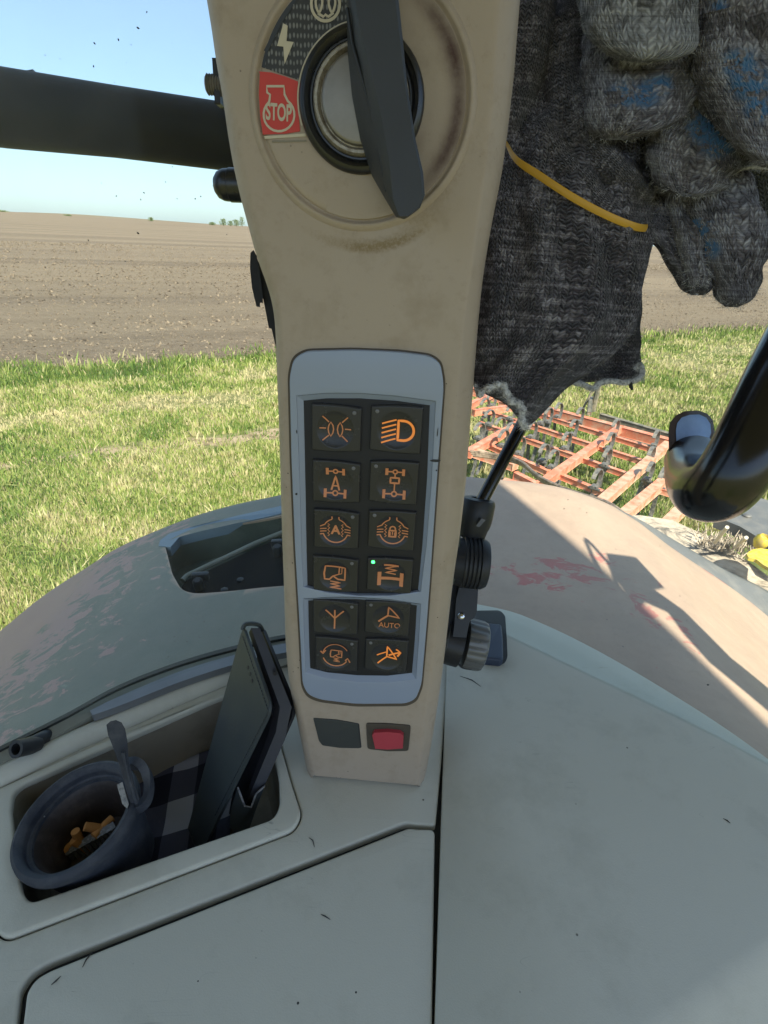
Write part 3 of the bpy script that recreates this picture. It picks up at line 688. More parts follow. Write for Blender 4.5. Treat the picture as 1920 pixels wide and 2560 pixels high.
strip(off(L0, 9), off(L0, 15), -.520, -.520, M['seal'], 'seal_lip', .01)
strip(off(L0, 15), off(L0, 42), -.508, -.512, M['trim'], 'sill_channel', .012)
strip([(225, 1776), (300, 1740), (450, 1678), (590, 1636), (720, 1607), (860, 1590)], [(232, 1788), (310, 1760), (450, 1705), (590, 1660), (720, 1630), (860, 1612)], -.5035, -.5035, M['alu'], 'metal_strip', .01)
strip(off(L0, 42), off(L0, 48), -.53, -.535, M['seal'], 'seal_lip', .01)
strip([(130, 1852), (160, 1828), (300, 1774), (450, 1712), (590, 1668), (720, 1640), (860, 1620)], [(130, 1870), (180, 1852), (300, 1806), (450, 1748), (590, 1700), (720, 1668), (860, 1650)], -.530, -.53, M['trim'], 'sill_channel', .012)
# small black rubber hose end on the sill
c = onz(60, 1868, -.50)
hs = thing('rubber_elbow', 'short black rubber hose end poking out at the left of the sill', 'hose end', c)
MB().lathe(c, (-.25, -.75, .6), [(.0058, -.004), (.0058, .010), (.0092, .010), (.0092, -.008), (.0075, -.018)], 20).tube([onz(66, 1864, -.505), onz(88, 1852, -.507), onz(112, 1842, -.512), onz(135, 1830, -.52)], [.0085, .0065, .0075, .006], 12).done('nozzle', M['rubber'], hs)

def pane(name, a, b, label, specks):
    """vertical sheet of glass standing on the line a-b"""
    d = (b-a).normalized(); nn = Vector((-d.y, d.x, 0))
    t = thing(name, label, 'window', a)
    z0, z1 = H-.62, H+.66
    V = [Vector((p.x, p.y, z))+nn*s for s in (0, .005) for p, z in ((a, z0), (b, z0), (b, z1), (a, z1))]
    mesh('glass', V, [(0, 1, 2, 3), (7, 6, 5, 4), (0, 4, 5, 1), (1, 5, 6, 2), (2, 6, 7, 3), (3, 7, 4, 0)], M['glass'], t, False)
    mb = MB()
    for x, y, r in specks:
        c = onplane(x, y, a-nn*.002, nn); ax = Vector((0, 0, 1)); k = (c-O).length/F*r*.55; a1 = random.random()*3
        t1 = (d*math.cos(a1)+ax*math.sin(a1)); t2 = (-d*math.sin(a1)+ax*math.cos(a1)); m = 7
        mb.prism([c+(t1*math.cos(6.283*i/m)*random.uniform(.8, 1.5)+t2*math.sin(6.283*i/m)*.7)*k for i in range(m)], [c-nn*k*.7+(t1*math.cos(6.283*i/m)+t2*math.sin(6.283*i/m)*.6)*k*.6 for i in range(m)])
    o = mb.done('dirt_speck', M['seal'], t, False); tag(o, kind='stuff'); return t
sp = [(345, 70, 4), (296, 99, 3.5), (236, 108, 3.5), (234, 166, 3), (367, 30, 2.5), (113, 138, 1.8), (345, 583, 4.5), (221, 601, 3), (190, 630, 2.6), (313, 653, 3), (602, 702, 2), (360, 482, 3), (352, 499, 2.4), (414, 455, 2.4), (443, 497, 2), (488, 497, 3), (502, 491, 2.5), (431, 417, 2), (291, 490, 2.4), (567, 586, 2.2), (254, 458, 1.6), (328, 112, 1.6), (150, 147, 1.5), (286, 206, 1.5), (316, 157, 1.3), (430, 108, 1.3), (60, 990, 1.5)]
sp += [(random.uniform(0, 560), random.uniform(430, 700), random.uniform(.5, 1.0)) for _ in range(30)]
ga, gb, gc, gd = onz(-160, 1960, -.53), onz(840, 1580, -.53), onz(960, 1450, -.53), onz(2080, 1990, -.53)
dd = (gb-ga).normalized()
pane('side_window', ga-dd*.7, gb, 'clear side window with dirt specks over the ploughed field', sp)
sp2 = [(1880, 820, 2.2), (1700, 812, 2), (1645, 975, 1.6), (1420, 1249, 2.4), (1410, 1272, 3), (1450, 1270, 1.5), (1467, 1282, 2.2), (1330, 1380, 1.6), (1700, 1490, 2), (1770, 1712, 4), (1560, 1420, 1.5), (1745, 860, 1.5), (1830, 900, 1.8), (1385, 640, 1.5), (1717, 1550, 1.8), (1650, 1365, 1.6)]
sp2 += [(random.uniform(1500, 1900), random.uniform(700, 1000), random.uniform(.7, 1.3)) for _ in range(14)]
pane('rear_window', gc, gd+(gd-gc)*.25, 'clear rear window between the pillar and the grab handle', sp2)

bar = thing('roll_bar', 'thick black glossy tube crossing the sky at the top left', 'bar', P(300, 280, .8))
D0 = .80
pts = [P(-200, 245, D0), P(0, 270, D0), P(280, 305, D0), P(560, 343, D0), P(760, 368, D0)]
MB().tube(pts, [.050, .0505, .045, .0425, .041], 40).done('tube', M['dull_black'], bar)
MB().tube([P(-40, 200, D0-.02), P(85, 186, D0-.02), P(110, 205, D0-.02)], [.004, .006, .003], 8).done('clip', M['rubber'], bar)

# cab roof: outside the frame, it shades the cab
def up_to(p, z): return p-SUN_L*((z-p.z)/-SUN_L.z)
ZR = H+.72
e1, e2 = up_to(fpt(1274, 1252), ZR), up_to(fpt(1915, 1856), ZR)
dr = (e2-e1).normalized()
a, b = e1-dr*.55, e2+dr*1.0
roof = thing('cab_roof', 'cream lined cab roof above the driver', 'roof', ((a+b)/2+Vector((-.9, 0, 0))))
lo = [a, b, Vector((-.8, b.y, ZR)), Vector((-.8, a.y, ZR))]
MB().prism(lo, [p+Vector((0, 0, .12)) for p in lo]).done('roof_panel', M['roof'], roof, bevel=.01)
# work lamp and its rail on the rear of the cab, outside the frame (their shadow falls on the fender)
def shadow_caster(px_pts, t, th):
    ps = [fpt(x, y)-SUN_L*t for x, y in px_pts]; return ps
wl = thing('work_lamp', 'black work lamp on its rail at the rear of the cab', 'lamp', fpt(1600, 1460)-SUN_L*.62)
ps = shadow_caster([(1490, 1393), (1564, 1402), (1632, 1478), (1606, 1484), (1570, 1530), (1500, 1440)], .55, 0)
MB().prism(ps, [p-SUN_L*.06 for p in ps]).done('lamp_body', M['black'], wl)
ps = shadow_caster([(1562, 1505), (1606, 1482), (1677, 1533), (1789, 1649), (1960, 1790), (1960, 1862), (1910, 1811), (1733, 1660), (1672, 1589), (1637, 1538), (1600, 1522)], .62, 0)
MB().prism(ps, [p-SUN_L*.03 for p in ps]).done('rail', M['black'], wl)
ps = shadow_caster([(1440, 1357), (1452, 1368), (1495, 1418), (1520, 1480), (1545, 1500), (1530, 1510), (1508, 1486), (1480, 1444), (1455, 1400), (1440, 1362)], .55, 0)
MB().tube([p for p in ps], .0045, 8).done('guard_loop', M['black'], wl)

# ================================================================== PILLAR
p0, p1 = P(910, 900, .415), P(905, 1740, .54)
yw = R(2.5); FP = Frame(p1, Vector((math.cos(yw), -math.sin(yw), 0)), (p0-p1))
pil = thing('control_pillar', 'tall beige cab pillar carrying the dial, the keypad and the switches', 'pillar', onz(915, 1950, -.54))
g = G('pillar_stained'); at = g.t.nodes.new('ShaderNodeAttribute'); at.attribute_name = 'stain'; at2 = g.t.nodes.new('ShaderNodeAttribute'); at2.attribute_name = 'soot'
c = g.mix(g.noise(7, 5, .6), (.345, .272, .205), (.39, .312, .238)); nf = g.noise(420, 5, .75); nm_ = g.noise(30, 6, .7)
c = g.mix(g.math('MULTIPLY', g.ramp(nm_, [(.5, 0), (.75, 1)]), .35), c, (.19, .135, .075))
c = g.mix(g.ramp(g.math('MULTIPLY', at.outputs['Fac'], g.math('MULTIPLY', nf, 1.8)), [(.3, 0), (.95, .9)]), c, (.20, .135, .055))
c = g.mix(g.math('MULTIPLY', at2.outputs['Fac'], g.ramp(nm_, [(.3, .55), (.6, 1)])), c, (.055, .022, .014))
sk = g.math('MULTIPLY', g.ramp(g.voro(140), [(.07, 1), (.11, 0)]), g.ramp(g.noise(17, 2, off=(4, 4, 4)), [(.56, 0), (.62, 1)])); c = g.mix(sk, c, (.06, .045, .03))
gr_ = g.ramp(g.noise(55, 9, .8, off=(6, 1, 9)), [(.56, 0), (.72, .35)]); c = g.mix(gr_, c, (.17, .115, .07))
M['pillar_face'] = g.out(c, g.math('ADD', .42, g.math('MULTIPLY', nm_, .2)), g.bump(g.noise(900, 3, .7), .25, .0005), spec=.35)
TAB = [(-260, 470, 492, 1262, 1322), (-100, 497, 520, 1252, 1308), (0, 515, 541, 1244, 1299), (100, 532, 556, 1238, 1291), (165, 540, 566, 1234, 1286), (250, 556, 582, 1229, 1277), (350, 570, 597, 1218, 1265), (430, 584, 611, 1210, 1253), (500, 600, 628, 1199, 1239), (560, 616, 641, 1191, 1227), (651, 641, 662, 1180, 1212), (694, 657, 677, 1173, 1206), (738, 674, 691, 1166, 1201), (781, 685, 699, 1160, 1197), (825, 690, 703, 1156, 1193), (955, 694, 708, 1144, 1183), (1042, 698, 711, 1138, 1176), (1200, 702, 716, 1124, 1164), (1330, 705, 720, 1113, 1149), (1450, 709, 724, 1103, 1131), (1620, 714, 731, 1086, 1112), (1713, 722, 737, 1072, 1100), (1771, 736, 748, 1064, 1091), (1850, 752, 764, 1055, 1078), (1951, 771, 784, 1046, 1059)]
def kk(y): return float(np.interp(y, [0, 900, 1700, 1951], [.03, .045, .065, .095]))
V = []; Fc = []; stain = []; rows = []
ys = np.concatenate([np.linspace(-260, 560, 50), np.linspace(575, 830, 26), np.linspace(850, 1951, 50)])
# monotone smoothing of the table
def tabs(y):
    v = np.zeros(4); wsum = 0
    for dy in (-26, -13, 0, 13, 26):
        if y+dy > 1951: continue
        v += np.array(interp(TAB, y+dy)); wsum += 1
    if wsum < 5: return interp(TAB, y)
    return list(v/wsum)
NC = 30
for y in ys:
    a, b, c_, d_ = tabs(y); k = kk(y)
    def lp(x, c): q = FP.px(x, y+(x-915)*k, c); return (q[0], q[1], c)
    A = lp(a, -.024); Bf = lp(b, 0); Cf = lp(c_, 0); Dm = lp((c_*.45+d_*.55), -.007); Dd = lp(d_, -.024)
    row = [(A[0]+.012, A[1], -.10), (A[0]+.001, A[1], -.05), A, (A[0]*.7+Bf[0]*.3, (A[1]*.7+Bf[1]*.3), -.010), (A[0]*.32+Bf[0]*.68, A[1]*.32+Bf[1]*.68, -.0028), (Bf[0], Bf[1], -.0003)]
    row += [(Bf[0]+(Cf[0]-Bf[0])*t, Bf[1]+(Cf[1]-Bf[1])*t, 0) for t in np.linspace(.015, .985, NC)]
    row += [(Cf[0], Cf[1], -.0003), (Cf[0]*.75+Dm[0]*.25, Cf[1]*.75+Dm[1]*.25, -.0012), (Dm[0], Dm[1], -.007), (Dm[0]*.5+Dd[0]*.5, Dm[1]*.5+Dd[1]*.5, -.0105), Dd, (Dd[0]-.001, Dd[1], -.05), (Dd[0]-.012, Dd[1], -.10)]
    rows.append(row)
NR = len(rows[0])
ctr = FP.px(905, 258); RD = (Vector(FP.px(642, 250))-Vector(ctr)).length
up0 = [(q[0]*1.0, q[1]+.42, q[2]) for q in rows[0]]; rows.insert(0, up0); ys = np.concatenate([[-261], ys])
for y, row in zip(ys, rows):
    for q in row:
        V.append(FP.w(*q)); r = math.hypot(q[0]-ctr[0], q[1]-ctr[1]); an = math.degrees(math.atan2(q[1]-ctr[1], q[0]-ctr[0]))
        s = .85*math.exp(-((r-RD*1.225)/.0035)**2)*math.exp(-((an+75)/20)**2)+.5*math.exp(-((r-RD*1.2)/.006)**2)*math.exp(-((an+95)/40)**2)+.55*math.exp(-((r-RD*1.06)/.008)**2)*math.exp(-((an+40)/38)**2)
        stain.append(min(1, s))
for i in range(len(ys)-1):
    for j in range(NR-1): a = i*NR+j; Fc.append((a, a+NR, a+NR+1, a+1))
Fc.append(tuple(range((len(ys)-1)*NR, len(ys)*NR)))
body = mesh('pillar_body', V, Fc, M['pillar_face'], pil, sharp=55)
body.data.attributes.new('stain', 'FLOAT', 'POINT').data.foreach_set('value', stain)

def L(pts, c=0): return [FP.px(x, y, c) for x, y in pts]
# bezel
BO = [(723, 940), (734, 896), (765, 877), (882, 874), (1000, 879), (1075, 889), (1101, 908), (1110, 960), (1096, 1150), (1081, 1370), (1068, 1549), (1054, 1712), (1040, 1748), (1015, 1760), (889, 1761), (800, 1750), (770, 1738), (756, 1712), (747, 1540), (737, 1370), (728, 1150)]
H1o = [(742, 990), (815, 984), (900, 984), (990, 991), (1088, 1004), (1078, 1200), (1065, 1360), (1051, 1479), (975, 1489), (895, 1489), (820, 1481), (759, 1467), (755, 1380), (750, 1200)]
H1i = [(761, 1002), (820, 996), (900, 996), (985, 1002), (1073, 1014), (1066, 1200), (1055, 1360), (1044, 1475), (975, 1483), (895, 1483), (825, 1476), (770, 1463), (768, 1380), (765, 1200)]
H2o = [(759, 1498), (820, 1494), (889, 1494), (975, 1500), (1051, 1511), (1046, 1600), (1039, 1697), (970, 1705), (895, 1704), (820, 1695), (765, 1681), (762, 1600)]
H2i = [(772, 1502), (825, 1498), (889, 1498), (970, 1504), (1041, 1514), (1036, 1600), (1029, 1681), (965, 1689), (895, 1688), (825, 1681), (777, 1669), (774, 1600)]
g1 = L([(905+(x-905)*1.022, 1318+(y-1318)*1.012) for x, y in BO])
bz = plate('groove', FP, [round_poly(g1, .006)], .0004, .003, M['groove'], pil, bev=.0003)
TB = .0045
bo = L(BO, TB); h1 = L(H1o, TB); h2 = L(H2o, TB)
bezel = plate('bezel', FP, [round_poly(bo, .010, 6), h1, h2], TB, .0046, M['bezel'], pil, bev=.0012, seg=3)
for a, b in ((H1o, H1i), (H2o, H2i)):
    A = [FP.w(*q, TB-.0003) for q in L(a, TB)]; B = [FP.w(*q, .0008) for q in L(b, .0008)]; n = len(A)
    mesh('bezel_bevel', A+B, [(k, (k+1) % n, n+(k+1) % n, n+k) for k in range(n)], M['bezel'], bezel, sharp=25)
for a in (H1i, H2i): plate('keypad_mat', FP, [L([(905+(x-905)*1.06, y) for x, y in a], .001)], .0012, .001, M['keypad'], pil, bev=.0001)
# scuffs on the bezel
for (x, y, a, b, r) in [(742, 1079, .0005, .0016, .2), (741, 1235, .0011, .0011, 0), (1089, 1152, .0045, .0012, -.15), (1094, 1080, .0005, .004, -.12), (1091, 1176, .0007, .0008, 0), (1117, 1115, .0005, .002, -.1), (1120, 1100, .0006, .001, 0)]:
    q = FP.px(x, y, TB if x < 1112 else 0); zz = TB if x < 1112 else -.001
    pp = [(q[0]+a*math.cos(t+r)*random.uniform(.7, 1.2), q[1]+b*math.sin(t)*random.uniform(.8, 1.2)) for t in np.linspace(0, 6.283, 10)[:-1]]
    MB().prism([FP.w(*p, zz-.0005) for p in pp], [FP.w(*p, zz+.0002) for p in pp]).done('scuff', M['console_dark'], bezel, False)

# ---- buttons with icons
BT = {'parking': (777, 1014, 904, 1130), 'headlight': (924, 1015, 1056, 1133), 'axle_a': (780, 1154, 901, 1257), 'axle_lock': (922, 1154, 1046, 1260),
      'diff_a': (783, 1277, 898, 1372), 'diff_lock': (919, 1278, 1039, 1375), 'cab': (781, 1394, 896, 1480), 'spring_axle': (916, 1396, 1032, 1482),
      'antenna': (781, 1503, 896, 1586), 'auto': (911, 1504, 1026, 1588), 'cab_loop': (787, 1596, 895, 1678), 'steer': (911, 1599, 1020, 1680)}
def arc(cx_, cy_, r, a0, a1, n=14, ry=None): return [(cx_+r*math.cos(R(a0+(a1-a0)*k/n)), cy_+(ry or r)*math.sin(R(a0+(a1-a0)*k/n))) for k in range(n+1)]
def axles(): 
    o = []
    for y, h, x, rr in ((.74, .23, .50, .13), (-.68, .27, .62, .15)):
        o += [([(-x, y-h), (-x, y+h)], .17), ([(x, y-h), (x, y+h)], .17), ([(-x, y), (-rr, y)], .09), ([(rr, y), (x, y)], .09), (arc(0, y, rr, 0, 360), .09)]
    return o
def diff():
    o = [(arc(0, 0, .74, 72, 72, 1), .0)]
    for s in (1, -1):
        o += [([(s*.22, .98), (s*.22, .80)]+[(s*x, y) for x, y in arc(0, 0, .78, 70, 28, 8)]+[(s*.98, .26)], .075), ([(s*.98, .08), (s*.58, .08)], .07), ([(s*.98, -.10), (s*.58, -.10)], .07)]
        o += [([(s*.5, .42), (s*.38, .34), (s*.5, .24), (s*.38, .12), (s*.5, 0), (s*.38, -.14), (s*.5, -.24), (s*.38, -.36), (s*.48, -.44)], .06)]
    o += [([(-.98, -.28), (-.76, -.28)]+arc(0, -.05, .80, 197, 343, 18)+[(.76, -.28), (.98, -.28)], .075)]
    return o[1:]
def cabi(s=1, dx=0, dy=0):
    o = [([(-.62, .68), (.72, .62), (.70, -.34), (.22, -.34), (-.12, -.12), (-.36, -.38), (-.68, -.34), (-.72, .1), (-.62, .68)], .11), ([(.32, .62), (.28, .05), (.05, -.05), (-.12, -.12)], .08), ([(.50, .6), (.48, .12), (.28, .05)], .06),
         ([(-.3, -.5), (.42, -.58), (-.3, -.70), (.40, -.80), (-.32, -.94), (.5, -.98)], .08)]
    return [([(x*s+dx, y*s+dy) for x, y in p], w_*max(s, .75)) for p, w_ in o]
ICON = {
 'parking': [([(-.27, .42), (-.15, .22), (-.11, 0), (-.15, -.22), (-.27, -.42), (-.39, -.22), (-.43, 0), (-.39, .22), (-.27, .42)], .07), ([(.27, .42), (.15, .22), (.11, 0), (.15, -.22), (.27, -.42), (.39, -.22), (.43, 0), (.39, .22), (.27, .42)], .07)]+[([(s*a, b), (s*c, d)], .07) for s in (1, -1) for a, b, c, d in ((.38, .42, .74, .78), (.55, .05, .92, .06), (.38, -.36, .74, -.66))],
 'headlight': [([(.06, .56), (.36, .56)]+arc(.36, 0, .58, 84, -84, 16, .56)+[(.36, -.56), (.06, -.56), (.06, .56)], .14)]+[([(-.06, .60-k*.27), (-.86, .36-k*.27)], .085) for k in range(5)],
 'axle_a': axles()+[([(-.25, -.50), (0, .42), (.25, -.50)], .11), ([(-.15, -.22), (.15, -.22)], .09)],
 'axle_lock': axles()+[([(-.26, .34), (.26, .34), (.26, 0), (-.26, 0), (-.26, .34)], .12), ([(0, .60), (0, .36)], .08), ([(0, 0), (0, -.5)], .08)],
 'diff_a': diff(), 'diff_lock': diff()+[(arc(0, .12, .17, 0, 180), .09), ([(-.17, -.02), (-.17, .12)], .09), ([(.17, -.02), (.17, .12)], .09), ([(-.21, -.40), (-.21, 0), (.21, 0), (.21, -.40), (-.21, -.40)], .12), ([(0, -.08), (0, -.28)], .07), ([(-.16, -.1), (-.16, -.34)], .1), ([(.16, -.1), (.16, -.34)], .1)],
 'cab': cabi(), 'antenna': [([(0, -.85), (0, .62)], .10), ([(-.62, .62), (0, -.08)], .10), ([(.62, .62), (0, -.08)], .10)],
 'spring_axle': [([(-.48, .86), (.52, .82)], .15), ([(.5, .82), (-.40, .56), (.42, .44), (-.38, .22), (.35, .12)], .09), ([(-.76, -.72), (-.76, .28)], .24), ([(.76, -.72), (.76, .28)], .24), ([(-.7, -.22), (.7, -.22)], .20)],
 'auto': [([(-.02, .95), (.74, .10), (-.04, .20), (-.02, .95)], .10), ([(-.04, .20), (-.66, -.28)], .13)],
 'cab_loop': cabi(.55, .02, -.03)+[(arc(0, 0, .88, 28, 168, 20), .07), ([(-1.02, .32), (-.86, .06), (-.68, .34)], .09), (arc(0, 0, .88, 198, 330, 20), .07), ([(1.0, -.46), (.84, -.20), (.66, -.42)], .09)],
 'steer': [([(-.02, .80), (.66, -.22), (-.02, -.10), (-.02, .80)], .10), ([(-.02, -.10), (-.62, -.62)], .10), ([(-.02, .30), (-.70, .02)], .09), ([(.10, .02), (.86, .40)], .12), ([(.58, .62), (.90, .42), (.70, .02)], .12)]}
LBL = {'parking': 'button with a parking light symbol', 'headlight': 'button with a brightly lit headlight symbol', 'axle_a': 'button with axles and letter A', 'axle_lock': 'button with axles and a square', 'diff_a': 'button with a differential ring and letter A', 'diff_lock': 'button with a differential ring and a padlock', 'cab': 'button with a sprung cab symbol', 'spring_axle': 'button with a sprung axle symbol and its green light on', 'antenna': 'button with a three-pronged symbol', 'auto': 'button reading AUTO under a steering arrow', 'cab_loop': 'button with a cab inside two curved arrows', 'steer': 'button with a steering arrow symbol'}
def stroke_mesh(strokes, hf, org, sc):
    V = []; Fc = []
    for pts, wd in strokes:
        q = []
        for a, b in zip(pts, pts[1:]):
            n = max(1, int(math.dist(a, b)/.15))
            q += [(a[0]+(b[0]-a[0])*k/n, a[1]+(b[1]-a[1])*k/n) for k in range(n)]
        q.append(pts[-1]); closed = math.dist(pts[0], pts[-1]) < 1e-6
        rows_ = []
        for i, p in enumerate(q):
            if closed and i in (0, len(q)-1): t = Vector((q[1][0]-q[-2][0], q[1][1]-q[-2][1]))
            else: t = Vector((q[min(i+1, len(q)-1)][0]-q[max(i-1, 0)][0], q[min(i+1, len(q)-1)][1]-q[max(i-1, 0)][1]))
            t.normalize(); nn = Vector((-t.y, t.x))*wd/2*1.05
            rows_.append([(p[0]+nn.x, p[1]+nn.y), (p[0]-nn.x, p[1]-nn.y)])
        o = len(V)
        for r in rows_:
            for x, y in r:
                a, b = org[0]+x*sc, org[1]+y*sc; V.append(FP.w(a, b, hf(a, b)+.00055))
        for i in range(len(rows_)-1): Fc.append((o+2*i, o+2*i+1, o+2*i+3, o+2*i+2))
    return V, Fc
first_btn = None
for name, (x0, y0, x1, y1) in BT.items():
    c0 = FP.px((x0+x1)/2, (y0+y1)/2, .004); wL = FP.px(x0, (y0+y1)/2, .004); wR = FP.px(x1, (y0+y1)/2, .004); tt = FP.px((x0+x1)/2, y0, .004); bb = FP.px((x0+x1)/2, y1, .004)
    hw = (wR[0]-wL[0])/2; hh = (tt[1]-bb[1])/2; left = x0 < 900
    dc = ((c0[0]+(-.04 if left else .04)*hw*2*.5), c0[1]-hh*.05); rd = min(hh*.80, hw*.72)
    def hf(a, b):
        r = math.hypot(a-dc[0], b-dc[1])/rd
        return .0042-(.0027*(1-r*r)**.7 if r < 1 else 0)
    NX, NY = 66, 54; V = []; Fc = []
    for j in range(NY):
        t = -1+2*j/(NY-1)
        for i in range(NX):
            s = -1+2*i/(NX-1)
            a = c0[0]+s*hw*(1-.0*abs(t)); ss = (s+(.35 if left else -.35))
            bulge = .055*hh*(1-ss*ss)
            b = c0[1]+t*(hh+bulge)
            z = hf(a, b); e = min(1-abs(s), (1-abs(t))*hh/hw)*hw
            if e < .0016: z = min(z, .0042-(.0016-e)**2/.0016*1.1-(.0026 if e < 1e-6 else 0))
            V.append(FP.w(a, b, z))
    for j in range(NY-1):
        for i in range(NX-1): q = j*NX+i; Fc.append((q, q+1, q+NX+1, q+NX))
    bt = mesh('button', V, Fc, M['button'], pil, sharp=50); bt['label'] = LBL[name]
    # right hand flank of the key catches the light
    bb_ = FP.px(*((x1-2, y1-2)))
    sc = rd*.94 if name not in ('axle_a', 'axle_lock') else rd*.93
    V, Fc = stroke_mesh(ICON[name], hf, dc, sc)
    mesh('icon', V, Fc, M['icon_lit'] if name in ('headlight', 'steer') else M['icon'], bt, False)
    if name == 'diff_a': text_mesh('A', rd*.80, FP, dc[0], dc[1]-rd*.04, hf(*dc)+.0003, M['icon'], 'icon_letter', bt, .0002, bold=rd*.025)
    if name == 'auto': text_mesh('AUTO', rd*.52, FP, dc[0]+rd*.10, dc[1]-rd*.50, hf(dc[0]-rd*.25, dc[1]-rd*.78)+.0002, M['icon'], 'icon_letters', bt, .0002, sx=.95, bold=rd*.002)
    lx, ly = (c0[0]+hw*.70, c0[1]+hh*.72) if left else (c0[0]-hw*.74, c0[1]+hh*.72)
    MB().lathe(FP.w(lx, ly, .0040), FP.n, [(.0016, -.0005), (.0016, .0003), (.001, .0006), (0, .0007)], 14).done('indicator', M['led_on'] if name == 'spring_axle' else M['led'], bt)

# ---- bottom switches
bl = L([(783, 1796), (840, 1800), (895, 1810), (901, 1871), (850, 1870), (806, 1864), (797, 1852)], .001)
plate('groove', FP, [round_poly([(a*1.0+(a-bl[0][0]-.01)*.03, b) for a, b in bl], .002)], .0004, .002, M['console_dark'], pil, bev=.0002)
plate('blank_switch', FP, [round_poly(bl, .0022)], .0012, .002, M['dark_switch'], pil, bev=.0005)
rs = L([(915, 1808), (970, 1809), (1027, 1814), (1021, 1877), (970, 1878), (919, 1872)], .001)
sw_ = plate('switch_frame', FP, [round_poly(rs, .003)], .0016, .003, M['brown_switch'], pil, bev=.0006)
rb_ = L([(931, 1834), (936, 1828), (968, 1826), (1000, 1829), (1009, 1836), (1007, 1871), (970, 1874), (938, 1872)], .004)
V = [FP.w(*q, .001) for q in rb_]; top_ = [FP.w(q[0], q[1], .0062 if k in (0, 1, 2, 3, 4) else .0040) for k, q in enumerate(rb_)]
MB().prism(V, top_).done('red_rocker', M['red_button'], sw_, bevel=.0011, bseg=3)

# ---- dial
def c8(pts): return [(480+x*.4943, y*.4943) for x, y in pts]
def ring_sector(r0, r1, a0, a1, z, mat, name, par, n=60, m=2, th=.0, uv=False, attr=None):
    V = []; Fc = []; U = []; A = []
    for k in range(n+1):
        an = R(a0+(a1-a0)*k/n)
        for j in range(m+1):
            r = r0+(r1-r0)*j/m; V.append(FP.w(ctr[0]+r*math.cos(an), ctr[1]+r*math.sin(an), z)); U.append((r*math.cos(an), r*math.sin(an)))
            if attr: A.append(attr(r, math.degrees(an)))
    for k in range(n):
        for j in range(m): a = k*(m+1)+j; Fc.append((a, a+1, a+m+2, a+m+1))
    o = mesh(name, V, Fc, mat, par, False, uv=U if uv else None)
    if attr: o.data.attributes.new('soot', 'FLOAT', 'POINT').data.foreach_set('value', A)
    return o
C3 = FP.w(*ctr, 0)
dial = MB().lathe(C3, FP.n, [(RD*1.085, -.001), (RD*1.06, .0012), (RD*1.035, .0026), (RD*1.018, .0030), (RD*1.004, .0024), (RD*.992, .0010), (RD*.982, .0004), (RD*.968, .0004), (RD*.960, .0014), (RD*.950, .0021), (RD*.90, .0024), (RD*.5, .0024)], 128).done('dial_plate', M['pillar_face'], pil, sharp=60)
ring_sector(RD*.55, RD*.965, -110, 80, .0027, M['pillar_face'], 'stained_print', dial, 90, 14, attr=lambda r, an: min(1, 1.0*math.exp(-((r/RD-.90)/.075)**2)*math.exp(-((an-5)/55)**4)+.55*math.exp(-((r/RD-.62)/.05)**2)*math.exp(-((an+45)/18)**2)))
ring_sector(RD*.60, RD*.955, 70, 166, .0028, M['dial'], 'patterned_print', dial, 60, 4, uv=True)
ring_sector(RD*.935, RD*.962, 100, 166, .0030, M['lever'], 'print_edge', dial, 40, 1)
ring_sector(RD*.575, RD*.605, 84, 200, .0032, M['cream'], 'cream_arc', dial, 60, 1)
rl = L(c8([(343, 372), (338, 361), (400, 366), (470, 386), (535, 412), (540, 500), (541, 600), (546, 664), (470, 676), (358, 680), (346, 600), (338, 480)]), .0031)
MB().prism([FP.w(*q, .0022) for q in rl], [FP.w(*q, .0031) for q in rl]).done('red_label', M['red_label'], dial, False)
def pxstroke(pts, wpx, z, mat, name, par, closed=False):
    q = L(pts, z); 
    if closed: q = q+[q[0]]
    k = wpx/F*.37; V = []; Fc = []
    for i, p in enumerate(q):
        if closed and i in (0, len(q)-1): t = Vector(q[1])-Vector(q[-2])
        else: t = Vector(q[min(i+1, len(q)-1)])-Vector(q[max(i-1, 0)])
        t.normalize(); V += [FP.w(p[0]-t.y*k/2, p[1]+t.x*k/2, z), FP.w(p[0]+t.y*k/2, p[1]-t.x*k/2, z)]
    for i in range(len(q)-1): Fc.append((2*i, 2*i+1, 2*i+3, 2*i+2))
    return mesh(name, V, Fc, mat, par, False)
pxstroke(c8([(404, 716), (580, 712)]), 4, .0031, M['tray'], 'print_line', dial)
pxstroke(c8([(366, 696), (575, 682)]), 6, .0031, M['cream'], 'print_line', dial)
eng = c8([(378, 436), (465, 436), (468, 478)]+[(440+78*math.cos(R(a)), 580-84*math.sin(R(a))) for a in range(55, -236, -15)]+[(392, 505), (395, 478), (380, 468)])
pxstroke(eng, 5, .0034, M['cream'], 'engine_mark', dial, True)
stp = FP.px(480+438*.4943, 572*.4943, .0034)
text_mesh('STOP', .0128, FP, stp[0], stp[1], .0034, M['cream'], 'stop_letters', dial, .0001, rot=R(-2), sx=.56, bold=.00035)
bolt = L(c8([(462, 118), (430, 232), (462, 236), (468, 325), (514, 212), (478, 208), (484, 130)]), .0034)
mesh('lightning_mark', [FP.w(*q, .0034) for q in bolt], [tuple(range(len(bolt)))], M['cream'], dial, False)
pxstroke(c8([(505, 20), (440, 120), (398, 210), (372, 262)]), 9, .0033, M['lever'], 'print_arrow', dial)
pxstroke(c8([(675+72*math.cos(R(a)), 20-86*math.sin(R(a))) for a in range(0, 360, 12)]), 6, .0034, M['cream'], 'heater_mark', dial, True)
